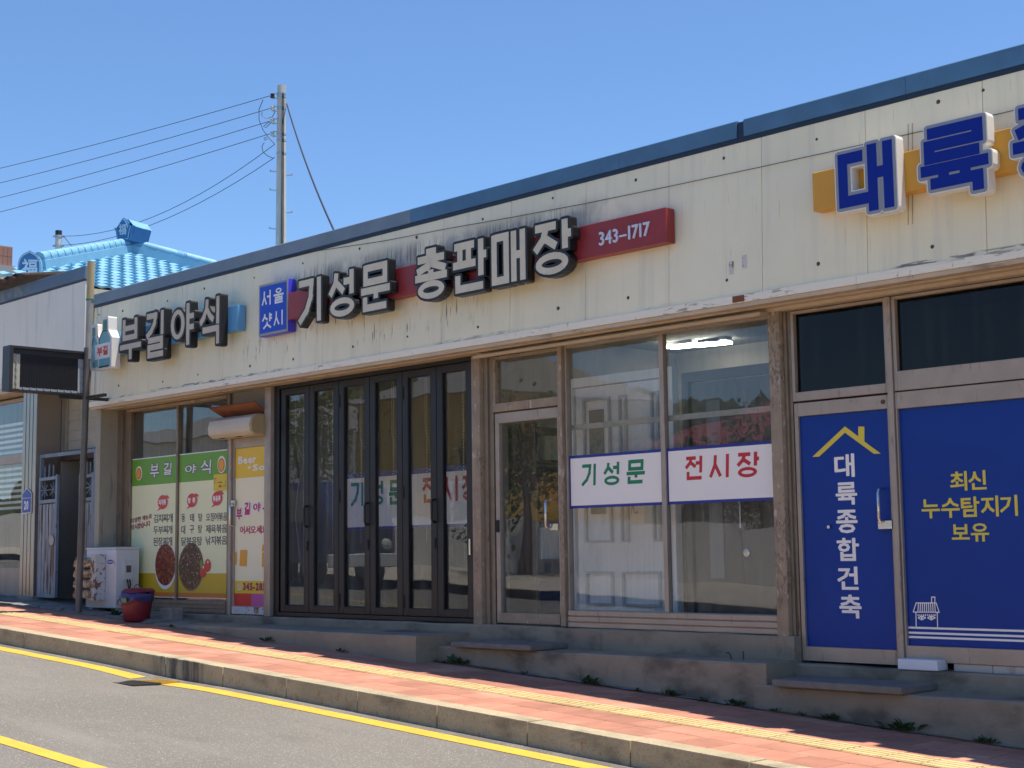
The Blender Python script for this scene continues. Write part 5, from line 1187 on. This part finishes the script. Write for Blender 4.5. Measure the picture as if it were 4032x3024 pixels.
o = obj('led_louvres', mb, 'led_case', LS); o['kind'] = 'stuff'
for k in range(5):
    for yy in (Y0 + .11, Y1 - .09): obj('clip', MB().box(X1 - .04, X1 - .02, yy - .008, yy + .008, Zb + .08 + k * .09, Zb + .105 + k * .09), 'galv', LS)
for k in range(9): obj('clip', MB().box(X1 - .04, X1 - .02, Y0 + .2 + k * .095, Y0 + .216 + k * .095, Zb + .03, Zb + .055), 'galv', LS)
obj('bracket', MB().box(X1 - .09, X1 - .04, -.72, .03, Zb - .05, Zb - .012), 'led_case', LS); obj('bracket', MB().box(X1 - .04, X1 + .50, ppy - .02, ppy + .02, Zb - .052, Zb - .014), 'led_case', LS)

# ================================================================== BEHIND THE ROOFS
# big concrete utility pole
def pole(name, label, base, top, r0, r1, parts):
    t = thing(name, label, 'utility pole', base)
    obj('shaft', MB().tube([base, tuple(Vector(base).lerp(Vector(top), .5)), top], [r0, (r0 + r1) / 2, r1], 18), 'pole', t, True); return t
pt = atd(1108.5, 338, 34); pb = Vector((pt.x, pt.y, -.4))
UP = pole('utility_pole', 'tall concrete utility pole with insulators rising behind the shop row', tuple(pb), tuple(pt), .165, .097, 1)
def on_pole(py): return atd(1108, py, 34).z
vl = (CAM - pt); vl.z = 0; vl.normalize(); side = Vector((vl.y, -vl.x, 0))
if side.dot(_r) > 0: side = -side              # side now points left in the picture
def pz(zy): return 250 + zy / 2.211
ends = []
for k, (zy, mt) in enumerate(((285, 'cable'), (395, 'porcelain'), (505, 'porcelain'), (615, 'porcelain'))):
    z = on_pole(pz(zy)); c = Vector((pt.x, pt.y, z)) + side * .205
    obj('insulator', MB().lathe(tuple(c - Vector((0, 0, .055))), [(.03, 0), (.055, .012), (.055, .04), (.03, .052), (.03, .062), (.052, .072), (.05, .10), (.02, .115)], 14), mt, UP, True)
    obj('insulator_bracket', MB().bar(Vector((pt.x, pt.y, z + .055)) + side * .08, c + Vector((0, 0, .06)), .02), 'galv', UP); obj('insulator_bracket', MB().bar(Vector((pt.x, pt.y, z - .055)) + side * .08, c - Vector((0, 0, .06)), .02), 'galv', UP)
    ends.append(c + side * .06)
for zy in (265, 290, 395, 618, 672, 785): z = on_pole(pz(zy)); obj('band', MB().tube([(pt.x, pt.y, z - .025), (pt.x, pt.y, z + .025)], .097 + .068 * (pt.z - z) / (pt.z + .4) + .006, 18), 'galv', UP, True)
for zy in (672, 785):
    z = on_pole(pz(zy)); obj('clamp', MB().box(-.04, .04, -.04, .04, -.03, .03), 'porcelain', UP).location = Vector((pt.x, pt.y, z)) + side * .15 - root_off(UP)
    obj('clamp', MB().box(-.03, .03, -.03, .03, -.03, .03), 'porcelain', UP).location = Vector((pt.x, pt.y, z - .03)) - side * .16 - root_off(UP)
for zy, sg in ((945, 1), (975, -1), (1108, 1), (1300, -1), (1443, 1)):
    z = on_pole(pz(zy)); r_ = .10 + .068 * (pt.z - z) / (pt.z + .4); c = Vector((pt.x, pt.y, z)) + side * sg * r_
    obj('step_bolt', MB().bar(c, c + side * sg * .13 + Vector((0, 0, .02)), .022).bar(c + side * sg * .12 + Vector((0, 0, .0)), c + side * sg * .14 + Vector((0, 0, .045)), .03), 'galv', UP)
c0 = Vector((pt.x, pt.y, 0)) + vl * .16
for d in (.02, .05): obj('down_cable', MB().tube([Vector((c0.x, c0.y, z)) - side * d + vl * (-.05 + .05 * (1 - z / pt.z)) for z in (on_pole(pz(270)), on_pole(pz(700)), on_pole(pz(1200)), 0)], .010, 5), 'cable', UP, True)
def loop(pts): obj('jumper_loop', MB().tube([atd(900 + x / 2.211, 250 + y / 2.211, 33.9) for x, y in pts], .009, 5), 'wire', UP, True)
loop(((300, 315), (265, 400), (265, 490), (300, 580), (360, 660), (400, 700))); loop(((290, 425), (290, 455), (330, 480), (380, 465), (405, 420))); loop(((360, 510), (335, 520), (303, 550), (325, 558), (370, 515)))
loop(((330, 640), (310, 650), (310, 670), (340, 655))); loop(((310, 690), (290, 720), (300, 770), (340, 805), (390, 825)))
def wire(name, label, p0, p1, sag=.0, r=.012, mat='wire', n=14):
    p0 = Vector(p0); p1 = Vector(p1); pts = []
    for k in range(n + 1):
        t = k / n; p = p0.lerp(p1, t); p.z -= sag * 4 * t * (1 - t); pts.append(p)
    return tag(obj(name, MB().tube(pts, r, 5), mat, None, True), label, 'wire')
far_ends = []
for k, (e, yl) in enumerate(zip(ends, (642, 697, 752, 805))):
    q = atd(-260, yl + 48 * (1 + .1 * k), 46); q = e + (q - e) * 1.7; far_ends.append(q)
    wire('overhead_wire', ('topmost of the four wires strung from the tall pole insulators', 'second highest of the four wires strung from the tall pole insulators', 'third of the four wires strung from the tall pole insulators', 'lowest of the four wires strung from the tall pole insulators')[k], e, q, .25, .0085)
fe = sum(far_ends, Vector()) / 4; ptop = max(q.z for q in far_ends) + .5
UP3 = pole('utility_pole', 'far concrete pole up the street holding the ends of the four wires', (fe.x - .2, fe.y, -.3), (fe.x - .2, fe.y, ptop), .16, .10, 1)
for q in far_ends: obj('insulator', MB().lathe((q.x, q.y, q.z - .055), [(.03, 0), (.055, .012), (.055, .04), (.03, .052), (.052, .072), (.02, .115)], 10), 'porcelain', UP3, True); obj('insulator_bracket', MB().bar((fe.x - .2, fe.y, q.z), (q.x, q.y, q.z), .03), 'galv', UP3)
# smaller pole up the street
pt2 = atd(231, 911, 47); pb2 = Vector((pt2.x, pt2.y, -.2))
UP2 = pole('utility_pole', 'shorter concrete pole with dark cap behind the sky blue roof', tuple(pb2), tuple(pt2), .15, .095, 1)
obj('pole_cap', MB().tube([(pt2.x, pt2.y, pt2.z - .19), (pt2.x, pt2.y, pt2.z + .02)], .10, 16), 'cable', UP2, True)
for py in (931, 968): z = atd(231, py, 47).z; obj('band', MB().tube([(pt2.x, pt2.y, z - .03), (pt2.x, pt2.y, z + .03)], .11, 16), 'galv', UP2, True); obj('crossbolt', MB().bar(Vector((pt2.x, pt2.y, z)) + side * .17, Vector((pt2.x, pt2.y, z)) - side * .17, .05), 'galv', UP2)
obj('jumper_loop', MB().tube([atd(x, y, 46.9) for x, y in ((252, 931), (270, 955), (292, 980), (296, 1000), (280, 1015), (250, 1008))], .012, 5), 'wire', UP2, True)
z_ = on_pole(pz(705)); z2_ = on_pole(pz(820))
a1 = Vector((pt.x, pt.y, z_)) + side * .15; a2 = Vector((pt.x, pt.y, z2_)) + side * .15
wire('service_wire', 'upper wire running down from the tall pole to the shorter pole', a1, atd(244, 930, 47), .55, .009); wire('service_wire', 'lower wire running down from the tall pole to the shorter pole', a2, atd(244, 966, 47), .45, .009)
d0 = Vector((pt.x, pt.y, on_pole(pz(350)))) - side * .12; d1 = atd(1345, 925, 22); d1 = d0 + (d1 - d0) * ((d0.z - 3.36) / (d0.z - d1.z))
wire('drop_cable', 'thick black cable dropping from the tall pole behind the parapet', d0, d1, .28, .017, 'cable')

# house with a sky blue tiled hip roof
A_ = Vector((-14.09, 7.74, 7.16)); Lc = Vector((-10.09, 2.8, 5.43)); Rc = Vector((-10.09, 13.0, 5.43))
HS = thing('house', 'house with a glossy sky blue tiled hip roof behind the shop row', 'house', (-15, 7.7, 0))
A2 = Vector((-19.5, 7.74, 7.16)); Lb = Vector((-24, 2.8, 5.43)); Rb = Vector((-24, 13.0, 5.43)); dn = Vector((0, 0, -.12))
obj('wall', MB().box(-23.5, -10.7, 3.4, 12.4, -.3, 5.32), 'wall_cream', HS)
obj('eave', MB().box(-24.05, -10.04, 2.75, 13.05, 5.26, 5.40), 'wall_cream', HS)
rf = obj('roof', MB().add([A_ + dn, Lc + dn, Rc + dn, A2 + dn, Lb + dn, Rb + dn], [(0, 1, 2), (0, 3, 4, 1), (0, 2, 5, 3), (3, 5, 4)]), 'tile_blue', HS)
# pressed tiles of the visible slope
P0 = Lc; ev = Vector((0, 1, 0)); up = ((A_ - Vector((Lc.x, A_.y, Lc.z)))); ul = up.length; upn = up / ul; nrm = ev.cross(upn).normalized()
if nrm.z < 0: nrm = -nrm
tp, tl = .30, .30
mb = MB(); n = 6; vs = []
for k in range(n + 1):
    u = k / n; h = .035 * (0.5 - .5 * cos(2 * pi * u)) 
    vs += [(u * tp, 0, h + .035), (u * tp, tl * 1.02, h), (u * tp, 0, h - .012)]
fs = [f for k in range(n) for f in ((k * 3, (k + 1) * 3, (k + 1) * 3 + 1, k * 3 + 1), (k * 3 + 2, (k + 1) * 3 + 2, (k + 1) * 3, k * 3))]
tile_me = mesh_of(mb.add(vs, fs), 'tile', 'tile_blue', False)
rotm = Matrix((ev, upn, nrm)).transposed().to_euler(); rest = MB(); cnt = 0
rowsn = int(ul / tl)
for r_ in range(rowsn):
    s0 = r_ * tl; f = s0 / ul; yl = Lc.y + (A_.y - Lc.y) * f; yr = Rc.y + (A_.y - Rc.y) * f
    y = Lc.y + (tp / 2 if r_ % 2 else 0)
    while y < yr - tp * .5:
        if y > yl - tp * .3 and cnt < 300:
            p = Vector((Lc.x, y, Lc.z)) + upn * s0 + nrm * .01; inst('tile', tile_me, p, rf, rotm); cnt += 1
        y += tp
def hip(p0, p1, name):
    d = (p1 - p0); L_ = d.length; n = int(L_ / .33)
    hb_ = obj(name, MB().bar(p0 + Vector((0, 0, .05)), p1 + Vector((0, 0, .05)), .30, .26).bar(p0 + Vector((0, 0, .20)), p1 + Vector((0, 0, .20)), .22, .06), 'tile_blue', HS)
    for k in range(n):
        a = p0 + d * (k / n); b = p0 + d * ((k + 1.08) / n); obj('hip_tile', MB().tube([a + Vector((0, 0, .24)), b + Vector((0, 0, .255))], [.125, .105], 10), 'tile_blue', hb_, True)
hip(Lc.lerp(A_, .25), A_, 'hip_ridge'); hip(Rc.lerp(A_, .0), A_, 'hip_ridge'); hip(A2, A_, 'ridge')
# ornaments with the character for luck
def face_frame(c, n_):
    n_ = Vector((n_.x, n_.y, 0)).normalized(); r_ = Vector((-n_.y, n_.x, 0)); return c, r_, n_
def emb(pts, c, r_, n_, d0, d1, mat, name, parent):
    vt, tr = union([pts]) if not isinstance(pts[0], list) else union(pts)
    mb = solid(vt, tr, 0, 1); mb.v = [tuple(c + r_ * v[0] + Vector((0, 0, v[2])) + n_ * (d0 + (d1 - d0) * v[1])) for v in mb.v]
    return obj(name, mb, mat, parent)
O1 = obj('ridge_ornament', MB().box(-.001, .001, -.001, .001, -.001, .001), 'ornament', HS); O1.location = A_ - root_off(HS)
c, r_, n_ = face_frame(A_ + Vector((.28, -.30, .20)), Vector((.35, -.94, 0)))
OS = .52
shape = [(-.34, 0), (.34, 0), (.42, .42), (.52, .66), (.40, .60), (.30, .52), (.26, .78), (.12, .95), (0, 1.05), (-.12, .95), (-.26, .78), (-.30, .52), (-.40, .60), (-.52, .66), (-.42, .42)]
shape = [(x * OS, z * OS) for x, z in shape]
g_ = [p for q in text_polys('福', .02)[0] for p in q]; u0, u1 = min(p[0] for p in g_), max(p[0] for p in g_); v0, v1 = min(p[1] for p in g_), max(p[1] for p in g_)
def luck(cx, cz, s): return [[(cx + ((u - u0) / (u1 - u0) - .5) * s, cz + ((v - v0) / (v1 - v0) - .5) * s * 1.15) for u, v in q] for q in text_polys('福', .02)[0]]
emb(shape, c, r_, n_, .0, -.10, 'ornament', 'ornament_face', HS)
emb([(x * .86, z * .9 + .025) for x, z in shape], c, r_, n_, .012, -.0, 'ornament_line', 'ornament_border', HS); emb([(x * .78, z * .83 + .042) for x, z in shape], c, r_, n_, .024, .01, 'ornament', 'ornament_field', HS)
emb(luck(0, .26, .22), c, r_, n_, .036, .022, 'ornament_line', 'ornament_character', HS)
bk = -n_
mb = MB(); q = [(-.32, 0), (.32, 0), (.50, .62), (.20, .85), (-.20, .85), (-.50, .62)]
vt, tr = union([[(x * OS, z * OS) for x, z in q]]); mb = solid(vt, tr, 0, 1); mb.v = [tuple(c + r_ * (v[0] * (1 + .10 * v[1])) + Vector((0, 0, v[2])) + bk * (.10 + .56 * v[1])) for v in mb.v]; obj('ornament_body', mb, 'ornament', HS)
vt, tr = union([[(x * OS, z * OS) for x, z in ((-.5, .64), (-.34, .80), (.34, .80), (.5, .64), (.22, .97), (-.22, .97))]]); mb = solid(vt, tr, 0, 1); mb.v = [tuple(c + r_ * v[0] + Vector((0, 0, v[2])) + bk * (.06 + .66 * v[1])) for v in mb.v]; obj('ornament_top', mb, 'tile_blue', HS)
bpy.data.objects.remove(O1)
pl = Lc.lerp(A_, .22); dd_ = hypot(pl.x - CAM.x, pl.y - CAM.y); q = atd(115, 1078, dd_ - .6)
c, r_, n_ = face_frame(q, Vector((.80, -.60, 0)))
arch = [(-.20, -.3), (.20, -.3)] + [(.27 * cos(t) if t else .27, .22 + .36 * sin(t)) for t in [pi * k / 12 for k in range(13)]]
arch = [(-.27, -.25), (.27, -.25)] + [(.27 * cos(t), .18 + .34 * sin(t) ** .9 + (.03 if k == 6 else 0)) for k, t in enumerate([pi * k / 12 for k in range(13)])]
arch = [(x * .84, z * .86) for x, z in arch]
emb(arch, c, r_, n_, .0, -.16, 'tile_blue', 'ornament_body', HS); emb([(x * .93, z * .94) for x, z in arch], c, r_, n_, .012, .0, 'ornament_line', 'ornament_border', HS); emb([(x * .87, z * .90) for x, z in arch], c, r_, n_, .024, .01, 'ornament', 'ornament_field', HS)
emb(luck(.01, .12, .30), c, r_, n_, .036, .022, 'ornament_line', 'ornament_character', HS)
# pink tiled tower block at the far left
tw = atd(49, 1010, 70); TB = thing('tower', 'pink tiled building corner rising beyond the sky blue roof', 'building', (tw.x - 3, tw.y, 0))
x1 = tw.x; y0_ = tw.y; zt = atd(40, 972, 70).z; zband = atd(40, 1052, 70).z
obj('wall', MB().box(x1 - 8, x1, y0_ - 12, y0_, -.3, zt), 'tower_joint', TB)
tmes = mesh_of(MB().box(-.012, .012, -.105, .105, -.21, .21), 'wall_tile', 'tower_tile')
k = 0
for i in range(9):
    for j in range(12):
        z = zt - .25 - j * .45
        if abs(z - zband + .35) < .42: continue
        inst('wall_tile', tmes, (x1 + .006, y0_ - .12 - i * .225, z), TB)
obj('band', MB().box(x1, x1 + .25, y0_ - 12, y0_ + .05, zband - .75, zband), 'tower_band', TB)

# ================================================================== ACROSS THE STREET (seen in the shop glass)
M['bounce_paving'] = pbr('pale_bounce_paving', (0.52, 0.47, 0.40), 0.9, var=.12, vscale=1.0)  # unseen paving, made paler to bounce more light onto the fascia
struct(obj('opposite_pavement', strip(0, 0, -.01, -90, 70, 1, ys=[-40, -8.25]), 'bounce_paving')); struct(obj('opposite_kerb', strip(0, 0, lambda x, y: 0.004 if y < -8.2 else RD - .05, -90, 70, 1, ys=[-8.4, -8.22, -8.21]), 'kerb'))
def house_box(name, label, x0, x1, y0, y1, h, wall, roof, ov=.4, win=True):
    zb = G((x0 + x1) / 2) - .3; t = thing(name, label, 'building', ((x0 + x1) / 2, (y0 + y1) / 2, zb))
    obj('wall', MB().box(x0, x1, y0, y1, zb, zb + h), wall, t)
    obj('roof', MB().add([(x0 - ov, y0 - ov, zb + h), (x1 + ov, y0 - ov, zb + h), (x1 + ov, y1 + ov, zb + h), (x0 - ov, y1 + ov, zb + h), (x0 + 1, (y0 + y1) / 2, zb + h + 1.3), (x1 - 1, (y0 + y1) / 2, zb + h + 1.3)],
        [(0, 3, 2, 1), (0, 1, 5, 4), (2, 3, 4, 5), (1, 2, 5), (3, 0, 4)]), roof, t)
    n = max(2, int((x1 - x0) / 2.6))
    for k in range(n):
        xc = x0 + (k + .5) * (x1 - x0) / n
        wn = obj('window', frame(xc - .7, xc + .7, zb + 1.1, zb + 2.3, .06, .06, .06, .06, mul=((xc - .03, xc + .03),), y0=y1, y1=y1 + .06), 'sign_white', t); obj('pane', MB().box(xc - .64, xc + .64, y1 + .01, y1 + .02, zb + 1.16, zb + 2.24), 'door_grey', wn)
    return t
house_box('house', 'ochre walled house across the street facing the folding doors', -15.5, -10.5, -21, -15, 4.6, 'wall_yellow', 'roof_grey')
house_box('house', 'white rendered house with red roof across the street', -6.5, 1.5, -24, -17, 3.4, 'wall_white', 'roof_red')
house_box('house', 'white rendered house with grey roof across the street up the hill', -34, -22, -25, -17, 4.0, 'wall_white', 'roof_grey')
house_box('house', 'white rendered shop with red roof across the street behind the photographer', 4, 12, -26, -18, 3.6, 'wall_white', 'roof_red')
wl = MB(); 
for x in range(-40, 14, 3): wl.box(x, x + 2.97, -13.2, -13.0, G(x) - .3, G(x) + 1.1)
tag(obj('garden_wall', wl, 'wall_white'), 'low white garden wall across the street', 'wall')
# wooded hill
hm = MB(); vs = []; NX, NY = 90, 16
for i in range(NX + 1):
    for j in range(NY + 1):
        x = -190 + 300 * i / NX; y = -45 - 110 * j / NY
        h = 21 * (1 - math.exp(-((y + 45) / 45) ** 2)) * (.75 + .25 * sin(x * .045 + 1.3) + .12 * sin(x * .13)) + random.uniform(-.4, .4)
        vs.append((x, y, -2 + h))
hm.add(vs, [(i * (NY + 1) + j, (i + 1) * (NY + 1) + j, (i + 1) * (NY + 1) + j + 1, i * (NY + 1) + j + 1) for i in range(NX) for j in range(NY)])
struct(obj('hillside', hm, 'earth'))
wd = MB(); base = bmesh.new(); bmesh.ops.create_icosphere(base, subdivisions=1, radius=1); bv = [v.co.copy() for v in base.verts]; bf = [[v.index for v in f.verts] for f in base.faces]; base.free()
for k in range(4200):
    x = random.uniform(-180, 90); y = random.uniform(-150, -46)
    h = 21 * (1 - math.exp(-((y + 45) / 45) ** 2)) * (.75 + .25 * sin(x * .045 + 1.3) + .12 * sin(x * .13)); s = random.uniform(.7, 2.2)
    wd.add([(x + v.x * s * random.uniform(.75, 1.2), y + v.y * s * random.uniform(.75, 1.2), -1 + h + s * .6 + v.z * s * random.uniform(.75, 1.25)) for v in bv], bf)
o = obj('woodland', wd, 'forest'); o['kind'] = 'stuff'; tag(o, 'dense green woodland covering the hill across the street', 'woodland')
# parked flatbed truck
TK = thing('truck', 'small dark blue flatbed truck parked across the street', 'truck', (-7.5, -7.2, G(-7.5) + RD)); tz = G(-7.5) + RD
obj('cab', MB().prism([(-5.6, tz + .45), (-5.5, tz + 1.15), (-5.85, tz + 1.95), (-7.0, tz + 2.0), (-7.0, tz + .45)], -8.0, -6.4), 'truck_blue', TK, True, .05, 2)
obj('cab_window', MB().prism([(-5.9, tz + 1.2), (-6.05, tz + 1.8), (-6.85, tz + 1.82), (-6.85, tz + 1.2)], -6.405, -6.39), 'door_grey', TK); obj('bumper', MB().box(-5.62, -5.48, -8.0, -6.4, tz + .35, tz + .6), 'car_white', TK, False, .02)
obj('bed', MB().box(-9.9, -7.08, -8.0, -6.4, tz + .72, tz + .80).box(-9.9, -7.08, -6.45, -6.4, tz + .8, tz + 1.15).box(-9.9, -7.08, -8.0, -7.95, tz + .8, tz + 1.15).box(-9.9, -9.85, -7.95, -6.45, tz + .8, tz + 1.15), 'truck_blue', TK)
for x in (-6.2, -9.1):
    for y in (-7.9, -6.5): wv = obj('wheel', MB().lathe((x, y, tz + .33), [(.20, -.1), (.33, -.09), (.33, .09), (.20, .1)], 20, 'y'), 'tyre', TK, True); obj('rim', MB().lathe((x, y, tz + .33), [(.06, -.115), (.19, -.104), (.19, .104), (.06, .115)], 16, 'y'), 'galv', wv, True)
for y in (-7.75, -6.65): obj('headlight', MB().lathe((-5.50, y, tz + .78), [(.10, -.06), (.11, .0), (.07, .03)], 14, 'x'), 'lamp_glass', TK, True)
# garden tree
def tree(x, y, h, r, label, n=2600):
    zb = G(x) - .2; t = thing('tree', label, 'tree', (x, y, zb))
    obj('trunk', MB().tube([(x, y, zb), (x + .08, y, zb + h * .4), (x, y + .1, zb + h * .8)], [.13, .09, .04], 9).tube([(x + .06, y, zb + h * .4), (x + r * .6, y + .2, zb + h * .72)], [.06, .02], 7).tube([(x + .05, y, zb + h * .45), (x - r * .6, y - .2, zb + h * .75)], [.06, .02], 7), 'rust_sheet', t, True)
    mb = MB(); cl = [(random.gauss(0, r * .45), random.gauss(0, r * .45), random.gauss(0, r * .38), random.uniform(.3, .6) * r) for _ in range(26)]
    for k in range(n):
        c = random.choice(cl); d = Vector((random.gauss(0, 1), random.gauss(0, 1), random.gauss(0, 1))).normalized() * c[3] * random.uniform(.6, 1.0)
        p = Vector((x + c[0], y + c[1], zb + h * .68 + c[2])) + d; a = Vector((random.gauss(0, 1), random.gauss(0, 1), random.gauss(0, 1))).normalized(); b = a.cross(Vector((random.gauss(0, 1), random.gauss(0, 1), random.gauss(0, 1)))).normalized(); s_ = random.uniform(.05, .10)
        mb.add([p - a * s_, p + b * s_ * .55, p + a * s_, p - b * s_ * .55], [(0, 1, 2, 3)])
    obj('crown', mb, 'leaf', t)
tree(-6.2, -12.2, 4.2, 1.7, 'leafy garden tree across the street before the white house'); tree(-16.5, -13.8, 5.0, 2.0, 'taller leafy tree across the street beside the ochre house')
tree(-1.5, -14.5, 3.4, 1.4, 'small leafy tree across the street before the red roof')
